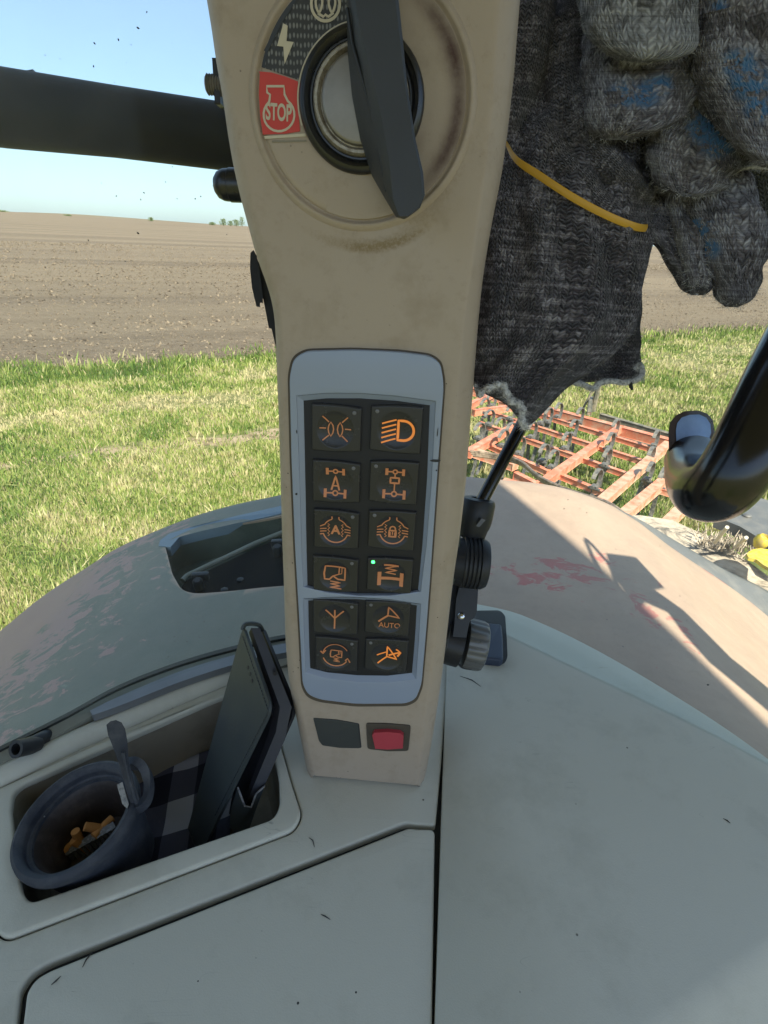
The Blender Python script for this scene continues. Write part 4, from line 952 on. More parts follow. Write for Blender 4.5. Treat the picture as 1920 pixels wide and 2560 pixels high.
for sx in (-1, 1): pxstroke(c8([(675+sx*33+(16+6*math.sin(R(a)))*math.cos(R(a)), 22-40*math.sin(R(a))) for a in range(0, 360, 20)]), 5, .0034, M['cream'], 'heater_mark', dial, True)
pxstroke(c8([(636, 66), (664, 84), (675, 74), (690, 84), (716, 64)]), 5, .0034, M['cream'], 'heater_mark', dial)
hub = MB().lathe(C3, FP.n, [(RD*.585, .001), (RD*.585, .005), (RD*.565, .0075), (RD*.53, .0085), (RD*.50, .0070), (RD*.485, .0055), (RD*.47, .0068), (RD*.455, .0068), (RD*.445, .004)], 96).done('rotary_hub', M['satin_black'], pil, sharp=50)
MB().lathe(C3, FP.n, [(RD*.455, .003), (RD*.44, .0085), (RD*.425, .0098), (RD*.40, .0098), (RD*.385, .0085), (RD*.375, .0070), (RD*.365, .0072)], 96).done('silver_ring', M['ring'], hub, sharp=50)
MB().lathe(C3, FP.n, [(RD*.365, .004), (RD*.362, .0090), (RD*.350, .0102), (RD*.33, .0106), (0, .0108)], 96).done('silver_cap', M['metal'], hub, sharp=50)
# lever : two outlines lofted
fr_ = [(881, -80), (880, 0), (897, 90), (928, 200), (952, 310), (968, 400), (978, 500), (996, 541), (1022, 540), (1050, 520), (1062, 488), (1058, 432), (1038, 345), (1018, 210), (1006, 90), (996, 0), (992, -80)]
bk_ = [(868, -60), (867, 30), (869, 130), (880, 240), (901, 350), (930, 440), (962, 496), (990, 543), (1010, 548), (1035, 530), (1050, 500), (1050, 440), (1032, 352), (1014, 225), (1002, 100), (992, 0), (988, -80)]
mid = [(a[0]*.45+b[0]*.55-(3 if k < 8 else -3), a[1]*.45+b[1]*.55) for k, (a, b) in enumerate(zip(fr_, bk_))]
la = [FP.w(*q, .038) for q in L(fr_, .038)]; lb = [FP.w(*q, .013) for q in L(bk_, .013)]; lm = [FP.w(*q, .027) for q in L(mid, .027)]
inn = [FP.w(*q, .0395) for q in L([((x-x2)*.86+x2, y) for (x, y), x2 in zip(fr_, [935, 935, 950, 972, 990, 1005, 1015, 1016, 1018, 1018, 1018, 1015, 1000, 975, 955, 940, 935])], .0395)]
n = len(la); V = lb+lm+la+inn; Fc = [tuple(range(n))[::-1], tuple(range(3*n, 4*n))]
for s in range(3):
    for k in range(n): Fc.append((s*n+k, s*n+(k+1) % n, (s+1)*n+(k+1) % n, (s+1)*n+k))
lev = mesh('lever_handle', V, Fc, M['lever'], pil, sharp=30)
pxs = [(905, 150), (935, 260), (962, 370), (978, 470)]
MB().tube([FP.w(*FP.px(x-4, y, .031), .031) for x, y in [(872, 20), (885, 110), (915, 215), (941, 320), (958, 410), (970, 480)]], .0011, 8).done('lever_ridge', M['black'], lev)

# small things fixed along the left edge of the pillar
def bolt_on(): pass
fx = thing('side_bolt', 'short threaded bolt sticking out left of the pillar above the black tube', 'bolt', P(530, 212, .46))
cc = P(560, 214, .46); ax = (P(515, 211, .46)-cc).normalized()
MB().lathe(cc, ax, [(.0075, 0)]+[((.0078 if k % 2 else .0066), .0015+.0011*k) for k in range(12)]+[(.006, .0150), (0, .0150)], 20).done('threads', M['spring_steel'], fx)
MB().box(P(549, 212, .462), (ax, FP.v, FP.n), (.003, .030, .016), .001).done('washer', M['black'], fx)
fx = thing('ball_knob', 'small black ball knob at the left pillar edge under the tube', 'knob', P(565, 460, .48))
cc = P(572, 462, .48)
MB().lathe(P(612, 464, .48), (P(535, 462, .48)-P(612, 464, .48)), [(.0135, -.004), (.0135, .013), (.0128, .0135), (.0128, .0165), (.0125, .019), (.0105, .0235), (.0065, .0265), (0, .0278)], 28).done('knob', M['satin_black'], fx)
MB().tube([P(541, 466, .478), P(532, 463, .477)], [.0012, .0008], 6).done('pin', M['black'], fx)
fx = thing('window_latch', 'black plastic latch strip along the left pillar edge over the field', 'latch', P(670, 800, .5))
def pxp(pts, d, th, mat, name, par, bev=.001):
    f = [P(x, y, d) for x, y in pts]; b = [p+ray(pts[k][0], pts[k][1]).normalized()*th for k, p in enumerate(f)]
    return MB().prism(b, f).done(name, mat, par, bevel=bev)
pxp([(626, 632), (634, 625), (642, 640), (650, 680), (656, 730), (658, 757), (650, 757), (650, 768), (641, 766), (630, 720), (625, 670)], .50, .012, M['rubber'], 'latch_tab', fx)
pxp([(640, 640), (662, 690), (684, 770), (694, 830), (700, 940), (690, 870), (679, 822), (672, 820), (660, 757), (645, 690)], .505, .012, M['black'], 'latch_strip', fx)

# ================================================================== CONSOLE
ZK = H-.53
FC = Frame(Vector((0, .4, ZK)), Vector((1, 0, 0)), Vector((0, 1, 0)))
con = thing('side_console', 'grey green plastic side console with seams under the window', 'console', (0.05, .35, ZK-.25))
def LC(pts, c=0): return [FC.px(x, y, c) for x, y in pts]
TH = .012
lipo = LC([(-40, 1992), (250, 1862), (531, 1748), (690, 1690), (700, 1860), (728, 1960), (754, 2040), (734, 2078), (19, 2350), (-10, 2330), (-18, 2200)])
lipi = LC([(36, 1975), (250, 1880), (517, 1761), (660, 1702), (676, 1860), (698, 1950), (700, 2020), (683, 2052), (78, 2262), (58, 2235), (30, 2030)], 0)
def grow(poly, d):
    """offset a closed outline outwards by d (negative: inwards)"""
    n = len(poly); ar = sum(poly[k][0]*poly[(k+1) % n][1]-poly[(k+1) % n][0]*poly[k][1] for k in range(n)); sg = 1 if ar > 0 else -1; out = []
    for k in range(n):
        p, a, b = Vector(poly[k]), Vector(poly[k-1]), Vector(poly[(k+1) % n]); e1_, e2_ = (p-a).normalized(), (b-p).normalized()
        n1 = Vector((e1_.y, -e1_.x))*sg; n2 = Vector((e2_.y, -e2_.x))*sg; m = (n1+n2); m.normalize(); out.append(p+m*d/max(.4, m.dot(n1)))
    return out
lipo_r = round_poly(lipo, [.01, 0, 0, .02, 0, 0, .016, .016, .008, .01, 0], 6)
lipi_r = round_poly(lipi, [.015, 0, 0, .015, 0, .01, .012, .012, .012, .012, 0], 6)
pb = LC([(-260, 2090), (0, 1962), (300, 1822), (590, 1702), (860, 1620), (1120, 1580), (1121, 1655), (1104, 1900), (1089, 2063), (1040, 2060), (1014, 2056), (116, 2408), (76, 2432), (50, 2470), (40, 2560), (20, 2900), (-260, 2900)])
plate('tray_surround', FC, [round_poly(pb, [0]*8+[.004, .01, .02, .02, .01, .01, 0, 0, 0], 5), grow(lipo_r, .0012)], 0, TH, M['console'], con, bev=.0025)
lid = LC([(1087, 2074), (1040, 2073), (1022, 2070), (124, 2428), (90, 2448), (68, 2480), (58, 2560), (40, 2900), (1075, 2900)])
plate('storage_lid', FC, [round_poly(lid, [.006, .006, .012, .015, .01, .01, 0, 0, 0], 5)], .0012, TH, M['console'], con, bev=.0028)
plate('seam_base', FC, [LC([(-300, 2110), (0, 1975), (300, 1835), (590, 1712), (860, 1635), (1140, 1600), (1140, 1655), (1112, 3000), (-300, 3000)]), grow(lipi_r, .004)], -.010, .004, M['console_dark'], con, bev=.0002)
lipm = plate('tray_lip', FC, [lipo_r, lipi_r], .0035, .010, M['console'], con, bev=.003, seg=4)
# tray walls and floor
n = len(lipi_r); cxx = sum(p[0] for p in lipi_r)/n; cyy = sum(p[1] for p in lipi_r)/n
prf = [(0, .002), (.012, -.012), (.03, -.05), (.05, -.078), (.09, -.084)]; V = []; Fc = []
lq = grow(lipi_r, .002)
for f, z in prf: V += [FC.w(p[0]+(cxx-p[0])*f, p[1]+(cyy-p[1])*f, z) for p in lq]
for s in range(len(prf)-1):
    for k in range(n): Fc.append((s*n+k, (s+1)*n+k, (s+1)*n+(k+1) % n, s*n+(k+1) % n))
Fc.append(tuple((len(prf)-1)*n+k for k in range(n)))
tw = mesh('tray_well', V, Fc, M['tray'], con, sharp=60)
# rounded rear ridge
MB().tube([FC.w(*FC.px(x, y, .002), .002) for x, y in catmull([(-80, 1985), (0, 1944), (150, 1872), (300, 1806), (450, 1740), (590, 1684), (720, 1640), (860, 1602), (1000, 1580)], 4)], .0135, 20).done('rear_ridge', M['console'], con)
MB().tube([FC.w(*FC.px(x, y, -.004), -.004) for x, y in [(-80, 2030), (0, 1972), (300, 1830), (560, 1716), (720, 1662)]], .003, 6).done('seam_base', M['console_dark'], con)
# right panel with rolled rear edge
ar = [(1121, 1470), (1135, 1492), (1170, 1502), (1230, 1512), (1300, 1530), (1400, 1572), (1500, 1622), (1600, 1678), (1700, 1738), (1810, 1808), (1920, 1886), (2060, 2000), (2200, 2140)]
arc3 = [Vector(p) for p in catmull([tuple(FC.w(*FC.px(x, y, -.010), 0)) for x, y in ar], 6)]
cxp = FC.w(*FC.px(1450, 2200), 0)
V = []; Fc = []; prf = [(.062, 0), (.050, -.0003), (.044, -.0012), (.020, -.0065), (.012, -.010), (.006, -.015), (.002, -.022), (0, -.032), (-.002, -.25)]
m = len(prf)
for i, p in enumerate(arc3):
    t = (arc3[min(i+1, len(arc3)-1)]-arc3[max(i-1, 0)]).normalized(); nn = Vector((-t.y, t.x, 0))
    if nn.dot(cxp-p) < 0: nn = -nn
    k = min(1, .25+i/22)
    for d, z in prf: V.append(p+nn*d*k+Vector((0, 0, z+.004)))
for i in range(len(arc3)-1):
    for j in range(m-1): a = i*m+j; Fc.append((a, a+1, a+m+1, a+m))
inner = [i*m for i in range(len(arc3))]
# crease towards the driver at the lower right; beyond it the panel rolls down
cr0, cr1 = FC.w(*FC.px(1540, 2590), .004), FC.w(*FC.px(2010, 2270), .004)
cdv = (cr1-cr0).normalized(); cn = Vector((cdv.y, -cdv.x, 0))
s0 = FC.w(*FC.px(1085, 2700), .004); s1 = FC.w(*FC.px(1119, 1620), .004)
o = len(V); V += [s1+(s0-s1)*t for t in (0, .2, .4, .6, .8, 1)]; sid = list(range(o, o+6))
cs = cr0-cdv*.20; ce = cr1+cdv*.12
o = len(V); V += [cs, cr0, (cr0+cr1)/2, cr1, ce]; cid = list(range(o, o+5))
Fc.append(tuple(inner[::-1]+sid+cid))
prev = cid
for d, z in ((.008, -.0015), (.018, -.007), (.10, -.068), (.3, -.22)):
    o = len(V); V += [V[q]+cn*d+Vector((0, 0, z)) for q in cid]; cur = list(range(o, o+5))
    for k in range(4): Fc.append((prev[k], cur[k], cur[k+1], prev[k+1]))
    prev = cur
# thickness along the seam
o = len(V); V += [V[q]+Vector((-.0008, 0, -.002)) for q in sid]+[V[q]+Vector((-.0008, 0, -.03)) for q in sid]
for k in range(5): Fc += [(sid[k], sid[k+1], o+k+1, o+k), (o+k, o+k+1, o+6+k+1, o+6+k)]
# recess for the black box: a separate hole panel is cut with a boolean
bm = bmesh.new(); me = bpy.data.meshes.new('t'); me.from_pydata([tuple(v) for v in V], [], Fc); bm.from_mesh(me)
bmesh.ops.recalc_face_normals(bm, faces=bm.faces); bm.to_mesh(me); bm.free()
rp_ = mesh('right_panel', [v.co for v in me.vertices], [tuple(p.vertices) for p in me.polygons], M['console'], con, sharp=70)
hb = LC([(1180, 1532), (1250, 1531), (1262, 1545), (1266, 1600), (1268, 1650), (1258, 1668), (1180, 1660)])
hbr = round_poly(hb, [0, .008, .004, 0, .008, .01, 0], 5)
n = len(hbr); V = [FC.w(*p, .0048) for p in hbr]+[FC.w(p[0], p[1], .0012) for p in grow(hbr, -.003)]
plate('box_recess', FC, [hbr], .0046, .003, M['console_dark'], con, bev=.0006)
bx = LC([(1205, 1560), (1253, 1565), (1257, 1600), (1258, 1650), (1250, 1655), (1205, 1650)], .012)
plate('black_box', FC, [round_poly(bx, .004)], .016, .015, M['box'], con, bev=.003)

for pts in ([(206, 2418), (216, 2398), (233, 2379)], [(128, 2462), (140, 2452), (152, 2440)], [(772, 2094), (782, 2101), (786, 2118)], [(1808, 2046), (1818, 2051), (1826, 2058)], [(802, 2286), (812, 2290), (826, 2299)], [(1150, 1690), (1180, 1700), (1202, 1716)]):
    MB().tube([onz(x, y, -.53+(.0045 if x > 1090 else .0015 if y > 2200 else .0004)) for x, y in pts], [.0002, .0006, .0002], 6).done('scratch', M['console_dark'], con)
for x, y, r in ((745, 2508, .0011), (890, 2481, .0009), (495, 2453, .0007), (1440, 2010, .0005), (1262, 1640, .0006), (1300, 2480, .0004), (570, 2060, .0004), (640, 2395, .0004)):
    MB().lathe(onz(x, y, -.53+(.0042 if x > 1090 else .0011 if y > 2200 else .0002)), (0, 0, 1), [(r, 0), (r*.7, .0003), (0, .0004)], 8).done('dirt_spot', M['console_dark'], con)
# ================================================================== STRUT, MOUNT AND KNOBS right of the pillar
st = thing('gas_strut', 'slim black gas strut rising from a rubber socket behind the pillar', 'gas strut', P(1190, 1320, .62))
MB().tube([P(1205, 1252, .62)+(P(1322, 1030, .62)-P(1205, 1252, .62))*5.2, P(1205, 1252, .62)], .0075, 20).done('rod', M['gloss'], st)
cc = P(1196, 1248, .622); ax = (P(1178, 1340, .63)-cc)
MB().lathe(cc, ax, [(.0085, .002), (.0085, -.001), (.012, -.002), (.0185, .000), (.0205, .004), (.0205, .022), (.0195, .030), (.0175, .036), (.0160, .044), (.010, .047), (0, .047)], 32).done('socket', M['rubber'], st)
pxp([(1190, 1315), (1204, 1296), (1214, 1300), (1198, 1318)], .598, .004, M['grey_knob'], 'socket_clip', st)
kn = thing('ribbed_knob', 'ribbed black rubber knob beside the pillar under the strut socket', 'knob', P(1180, 1470, .62))
cc = P(1128, 1402, .62); ax = (P(1222, 1412, .62)-cc).normalized()
pr = [(0, 0), (.030, 0), (.031, .008)]
for k in range(4): pr += [(.032, .012+.0047*k), (.0335, .0125+.0047*k), (.0335, .0150+.0047*k), (.0315, .0157+.0047*k)]
pr += [(.0335, .031), (.0330, .036), (.030, .0405), (.022, .042), (0, .042)]
MB().lathe(cc, ax, [(r*.88, h) for r, h in pr], 40).done('grip', M['rubber'], kn)
mt = thing('mount_arm', 'black pivot arm with a silver screw below the ribbed knob', 'bracket', P(1160, 1600, .64))
pxp([(1150, 1460), (1196, 1466), (1192, 1530), (1186, 1545), (1174, 1552), (1166, 1594), (1132, 1592), (1136, 1560), (1140, 1500)], .63, .02, M['black'], 'arm', mt, .003)
pxp([(1118, 1440), (1152, 1445), (1142, 1560), (1134, 1600), (1112, 1596), (1105, 1520)], .65, .03, M['black'], 'arm', mt, .003)
cc = P(1153, 1540, .629); MB().lathe(cc, (O-cc), [(.004, 0), (.004, .001), (.0025, .0022), (0, .0024)], 14).done('screw', M['chrome'], mt)
MB().lathe(P(1112, 1600, .66), (P(1155, 1612, .66)-P(1112, 1600, .66)), [(0, 0), (.028, 0), (.028, .02), (.0, .02)], 30).done('hub', M['black'], mt)
gk = thing('fluted_knob', 'grey fluted knob in front of the dark box on the console', 'knob', P(1190, 1660, .66))
cc = P(1160, 1606, .66); ax = (P(1214, 1618, .66)-cc).normalized(); up = ax.orthogonal().normalized(); sd = ax.cross(up); V = []; Fc = []; NN = 96
hs_ = [(.026, 0), (.030, .001), (.031, .004), (.0305, .020), (.029, .024), (.026, .0255), (.02, .0245)]
for r, h in hs_:
    for k in range(NN):
        a = 2*math.pi*k/NN; fl_ = .0016*(max(0, math.cos(a*18))**.5 if .003 < h < .022 else 0); V.append(cc+ax*h+(up*math.cos(a)+sd*math.sin(a))*(r-fl_))
for s in range(len(hs_)-1):
    for k in range(NN): Fc.append((s*NN+k, s*NN+(k+1) % NN, (s+1)*NN+(k+1) % NN, (s+1)*NN+k))
Fc += [tuple(range(NN))[::-1], tuple(range((len(hs_)-1)*NN, len(hs_)*NN))]
mesh('grip', V, Fc, M['grey_knob'], gk, sharp=50)
MB().tube([P(x, y, .645) for x, y in catmull([(1140, 1652), (1155, 1668), (1180, 1672), (1200, 1662), (1212, 1640), (1217, 1610), (1216, 1600)], 4)], .0013, 8).done('wire_loop', M['rubber'], gk)
MB().tube([P(x, y, .645) for x, y in [(1214, 1598), (1219, 1612), (1214, 1628)]], .0016, 8).done('wire_end', M['cream'], gk)
pxp([(1140, 1328), (1152, 1334), (1146, 1420), (1134, 1460), (1128, 1455), (1136, 1390)], .60, .004, M['recess'], 'green_plate', mt, .0005)

# ================================================================== GRAB HANDLE right
gh = thing('grab_handle', 'glossy black bent grab handle at the right edge over the hitch', 'handle', P(1770, 1260, .45))
pth = catmull([(2600, -150, .50), (2350, 250, .46), (2120, 640, .43), (2030, 800, .425), (1950, 955, .42), (1866, 1128, .42), (1812, 1208, .43), (1770, 1228, .455), (1743, 1205, .50), (1733, 1150, .545)], 8)
MB().tube([P(*q) for q in pth], .0262, 40).done('tube', M['gloss'], gh)
def pad(pts, d, th, mat, name, bev):
    f = [P(x, y, d+(1230-y)*.00012) for x, y in pts]; b = [p+ray(1730, 1120).normalized()*th for p in f]
    MB().prism(b, f).done(name, mat, gh, bevel=bev, bseg=5, sharp=60)
pad([(1671, 1080), (1675, 1056), (1690, 1038), (1712, 1028), (1745, 1026), (1768, 1034), (1782, 1050), (1787, 1080), (1780, 1110), (1758, 1160), (1735, 1200), (1712, 1232), (1696, 1242), (1678, 1232), (1673, 1180)], .53, .030, M['pad_rim'], 'grip_end', .006)
pad([(1690, 1075), (1693, 1058), (1704, 1044), (1724, 1037), (1748, 1036), (1766, 1044), (1776, 1060), (1778, 1082), (1768, 1110), (1748, 1146), (1730, 1176), (1712, 1194), (1698, 1190), (1692, 1172)], .5285, .004, M['steel'], 'grip_face', .0018)  # face coloured with the painted sky reflection

# ================================================================== GLOVES
def sup(a, e):
    c, s = math.cos(a), math.sin(a); return math.copysign(abs(c)**e, c), math.copysign(abs(s)**e, s)
def lobe(name, st, mat, parent, nseg=64, sub=8, tip=True, start=False, dye=None, wr=.0015, wf=60, seed=0, ex=.85, fold=0):
    """tapered knitted tube.  st: (cx, cy, depth, half width px, thickness ratio); ends rounded"""
    q = catmull([tuple(s_) for s_ in st], sub); C_ = [P(a[0], a[1], a[2]) for a in q]; W = [a[3]*a[2]/F for a in q]; T = [a[4] for a in q]
    # rounded tip: add extra rings that shrink
    def cap_(i, d):
        out = []; w0 = W[i]; c0 = C_[i]
        for k in range(1, 9):
            a = k/8*math.pi/2; out.append((c0+d*w0*.75*math.sin(a), w0*max(.02, math.cos(a)**.75), T[i]*min(1, .75+.0*a)))
        return out
    dirs = [(C_[min(i+1, len(C_)-1)]-C_[max(i-1, 0)]).normalized() for i in range(len(C_))]
    R_ = [(c, w_, t_) for c, w_, t_ in zip(C_, W, T)]
    if tip: R_ += cap_(-1, dirs[-1])
    if start: R_ = cap_(0, -dirs[0])[::-1]+R_
    V = []; Fc = []; UV = []; D = []; acc = 0; wm = max(r[1] for r in R_)
    mean_r = sum(W)/len(W)*1.3
    for i, (c, w_, t_) in enumerate(R_):
        if i: acc += (c-R_[i-1][0]).length+abs(w_-R_[i-1][1])*.6
        tg = (R_[min(i+1, len(R_)-1)][0]-R_[max(i-1, 0)][0]).normalized()
        vw = (c-O).normalized(); sd = tg.cross(vw).normalized(); up = sd.cross(tg).normalized()      # sd across the picture, up towards the viewer
        for k in range(nseg+1):
            a = 2*math.pi*k/nseg; x, y = sup(a, ex)
            p = c+sd*x*w_+up*y*w_*t_
            h = noise.noise(p*wf+Vector((seed, 0, 0)))*wr*(1.6)+noise.noise(p*wf*.35+Vector((0, seed, 0)))*wr*2.2
            if fold: h += fold*.5*math.sin(a*5+acc*40+seed+noise.noise(p*25)*2)
            V.append(p+(sd*x+up*y)*h*min(1, w_/wm*1.5)); UV.append((a*mean_r, acc))
            dv = 0
            if dye:
                for dx_, dy_, dr_ in dye:
                    qq = RM.transposed() @ (p-O); X = 960-qq.x/qq.z*F; Y = 1280+qq.y/qq.z*F
                    dv = max(dv, math.exp(-(((X-dx_)**2+((Y-dy_)*1.3)**2)/dr_**2)**1.5))
            D.append(min(1, dv*1.6))
    n = nseg+1
    for i in range(len(R_)-1):
        for k in range(nseg): Fc.append((i*n+k, i*n+k+1, (i+1)*n+k+1, (i+1)*n+k))
    o = mesh(name, V, Fc, mat, parent, uv=UV)
    o.data.attributes.new('dye', 'FLOAT', 'POINT').data.foreach_set('value', D)
    return o
gA = thing('work_glove', 'dark knitted work glove bound by the yellow band, its cuff hanging lowest by the pillar', 'glove', P(1330, 1060, .48), 'bundle of knitted work gloves')
# hanging body, traced across its width
def xs(name, S_, mat, parent, nseg=72, sub=7, seed=0, wr=.0016, fold=.0015, us=.055, dye=None, ex=.8, hollow=0):
    """body given by left and right picture points per station: (lx, ly, rx, ry, depth, thickness m)"""
    q = catmull([tuple(s_) for s_ in S_], sub); V = []; Fc = []; UV = []; D = []; acc = 0; pc = None
    for i, (lx, ly, rx, ry, d, th) in enumerate(q):
        A, B_ = P(lx, ly, d), P(rx, ry, d); c = (A+B_)/2; hw = (B_-A).length/2; sd = (B_-A).normalized(); up = (O-c).normalized(); up = (up-sd*up.dot(sd)).normalized()
        if pc is not None: acc += (c-pc).length
        pc = c
        for k in range(nseg+1):
            a = 2*math.pi*k/nseg; x, y = sup(a, ex)
            p = c+sd*x*hw+up*y*th
            h = noise.noise(p*55+Vector((seed, 0, 0)))*wr+noise.noise(p*18+Vector((0, seed, 0)))*wr*2.5+fold*math.sin(x*hw*160+math.sin(acc*28+seed)*1.6+noise.noise(p*14)*2.2)*max(0, y)
            h -= hollow*math.exp(-((x-.25*math.sin(seed+acc*22))/.38)**2)*max(0, y)*(.6+.8*noise.noise(p*22))+hollow*.7*max(0, noise.noise(Vector((acc*55+seed, x*1.2, 0))))
            V.append(p+(sd*x+up*y)*h*min(1, hw/.02)); UV.append((a*us, acc)); dv = 0
            for dx_, dy_, dr_ in (dye or []):
                qq = RM.transposed() @ (p-O); X = 960-qq.x/qq.z*F; Y = 1280+qq.y/qq.z*F
                dv = max(dv, math.exp(-(((X-dx_)**2+((Y-dy_)*1.3)**2)/dr_**2)**1.5))
            D.append(min(1, dv*1.6))
    n = nseg+1
    for i in range(len(q)-1):
        for k in range(nseg): Fc.append((i*n+k, i*n+k+1, (i+1)*n+k+1, (i+1)*n+k))
    for e in (0, len(q)-1):
        o_ = len(V); c = sum((V[e*n+k] for k in range(nseg)), Vector())/nseg; V.append(c+(Vector((0, 0, .004)) if e and not dye and wr < .002 else Vector())); UV.append((0, 0)); D.append(0)
        for k in range(nseg): Fc.append((e*n+k, e*n+k+1, o_))
    o = mesh(name, V, Fc, mat, parent, uv=UV); o.data.attributes.new('dye', 'FLOAT', 'POINT').data.foreach_set('value', D); return o
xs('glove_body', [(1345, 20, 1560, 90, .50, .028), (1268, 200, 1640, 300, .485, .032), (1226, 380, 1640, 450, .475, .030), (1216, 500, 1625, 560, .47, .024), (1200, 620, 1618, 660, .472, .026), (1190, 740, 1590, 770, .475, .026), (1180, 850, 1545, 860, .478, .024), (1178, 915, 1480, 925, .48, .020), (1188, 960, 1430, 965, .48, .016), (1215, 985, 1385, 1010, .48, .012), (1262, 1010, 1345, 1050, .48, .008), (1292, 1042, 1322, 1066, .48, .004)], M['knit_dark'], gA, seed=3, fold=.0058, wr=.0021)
MB().tube([P(*p) for p in catmull([(1188, 962, .468), (1196, 985, .464), (1212, 975, .462), (1232, 966, .461), (1250, 962, .461), (1262, 968, .461), (1268, 988, .461), (1278, 1003, .461), (1296, 1010, .461), (1306, 1020, .462), (1304, 1040, .464), (1306, 1062, .466), (1318, 1066, .468)], 5)], [.0016]*5+[.0030+.0008*math.sin(k*1.1) for k in range(56)], 10).done('cuff_hem', M['hem'], gA)
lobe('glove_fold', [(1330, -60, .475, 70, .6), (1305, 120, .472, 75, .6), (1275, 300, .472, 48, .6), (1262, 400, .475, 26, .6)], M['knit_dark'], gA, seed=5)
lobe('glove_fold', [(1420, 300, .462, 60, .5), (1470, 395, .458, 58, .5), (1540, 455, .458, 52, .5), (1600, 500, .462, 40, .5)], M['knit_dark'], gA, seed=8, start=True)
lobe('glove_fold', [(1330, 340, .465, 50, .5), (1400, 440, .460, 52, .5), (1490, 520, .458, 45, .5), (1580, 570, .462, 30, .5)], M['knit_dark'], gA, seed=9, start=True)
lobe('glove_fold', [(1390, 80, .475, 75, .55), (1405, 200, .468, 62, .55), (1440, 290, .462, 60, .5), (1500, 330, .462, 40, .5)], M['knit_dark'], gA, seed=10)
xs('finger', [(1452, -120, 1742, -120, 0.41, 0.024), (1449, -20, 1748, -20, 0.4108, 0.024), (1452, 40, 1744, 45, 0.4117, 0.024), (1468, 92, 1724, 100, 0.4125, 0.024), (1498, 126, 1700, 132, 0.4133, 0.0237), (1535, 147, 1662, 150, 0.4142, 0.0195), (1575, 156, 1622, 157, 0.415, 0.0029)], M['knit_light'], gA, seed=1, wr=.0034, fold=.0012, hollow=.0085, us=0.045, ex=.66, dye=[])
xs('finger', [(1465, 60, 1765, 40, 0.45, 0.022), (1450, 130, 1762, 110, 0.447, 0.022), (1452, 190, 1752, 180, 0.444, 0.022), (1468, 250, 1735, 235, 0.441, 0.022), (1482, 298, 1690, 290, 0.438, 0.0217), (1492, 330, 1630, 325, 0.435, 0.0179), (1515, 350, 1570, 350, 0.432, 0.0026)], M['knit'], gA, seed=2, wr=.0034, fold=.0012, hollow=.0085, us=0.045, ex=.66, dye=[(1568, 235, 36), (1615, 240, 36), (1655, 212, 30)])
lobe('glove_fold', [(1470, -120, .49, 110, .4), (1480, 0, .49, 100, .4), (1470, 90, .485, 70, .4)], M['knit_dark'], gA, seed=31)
gB = thing('work_glove', 'knitted work glove with blue patches, its thumb hanging free over the field', 'glove', P(1800, 760, .47), 'bundle of knitted work gloves')
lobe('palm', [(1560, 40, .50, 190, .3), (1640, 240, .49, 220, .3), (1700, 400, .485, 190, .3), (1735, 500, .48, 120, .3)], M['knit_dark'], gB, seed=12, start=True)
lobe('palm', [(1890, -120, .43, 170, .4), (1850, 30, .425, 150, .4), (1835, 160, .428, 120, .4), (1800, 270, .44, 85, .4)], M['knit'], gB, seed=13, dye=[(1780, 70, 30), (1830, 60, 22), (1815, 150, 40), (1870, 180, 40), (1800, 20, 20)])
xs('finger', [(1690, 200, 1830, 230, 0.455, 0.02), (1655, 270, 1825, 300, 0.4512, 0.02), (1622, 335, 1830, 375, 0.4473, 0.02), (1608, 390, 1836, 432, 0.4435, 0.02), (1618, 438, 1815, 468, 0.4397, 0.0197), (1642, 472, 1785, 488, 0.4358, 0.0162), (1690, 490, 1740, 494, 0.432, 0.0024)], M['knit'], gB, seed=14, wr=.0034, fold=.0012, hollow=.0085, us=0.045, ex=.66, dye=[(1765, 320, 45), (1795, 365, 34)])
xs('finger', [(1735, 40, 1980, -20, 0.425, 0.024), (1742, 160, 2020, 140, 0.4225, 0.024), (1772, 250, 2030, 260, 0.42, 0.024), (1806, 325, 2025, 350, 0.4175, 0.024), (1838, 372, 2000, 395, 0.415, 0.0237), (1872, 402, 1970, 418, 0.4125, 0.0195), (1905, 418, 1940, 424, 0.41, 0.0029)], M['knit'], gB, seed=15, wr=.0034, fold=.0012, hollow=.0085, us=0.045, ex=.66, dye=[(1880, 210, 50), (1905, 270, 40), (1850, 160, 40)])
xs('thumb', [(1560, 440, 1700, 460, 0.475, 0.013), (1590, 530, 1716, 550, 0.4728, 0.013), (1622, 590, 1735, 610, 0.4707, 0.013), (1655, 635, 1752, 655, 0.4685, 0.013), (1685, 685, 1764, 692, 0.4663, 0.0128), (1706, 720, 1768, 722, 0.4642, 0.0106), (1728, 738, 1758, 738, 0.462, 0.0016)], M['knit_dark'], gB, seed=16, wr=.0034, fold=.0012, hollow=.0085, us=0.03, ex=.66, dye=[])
xs('finger', [(1660, 455, 1740, 450, 0.468, 0.011), (1668, 530, 1748, 530, 0.4648, 0.011), (1688, 600, 1752, 600, 0.4616, 0.011), (1700, 655, 1762, 655, 0.4584, 0.011), (1712, 695, 1770, 690, 0.4552, 0.0095), (1724, 718, 1768, 716, 0.452, 0.0013)], M['knit'], gB, seed=17, wr=.0034, fold=.0012, hollow=.0085, us=0.022, ex=.66, dye=[])
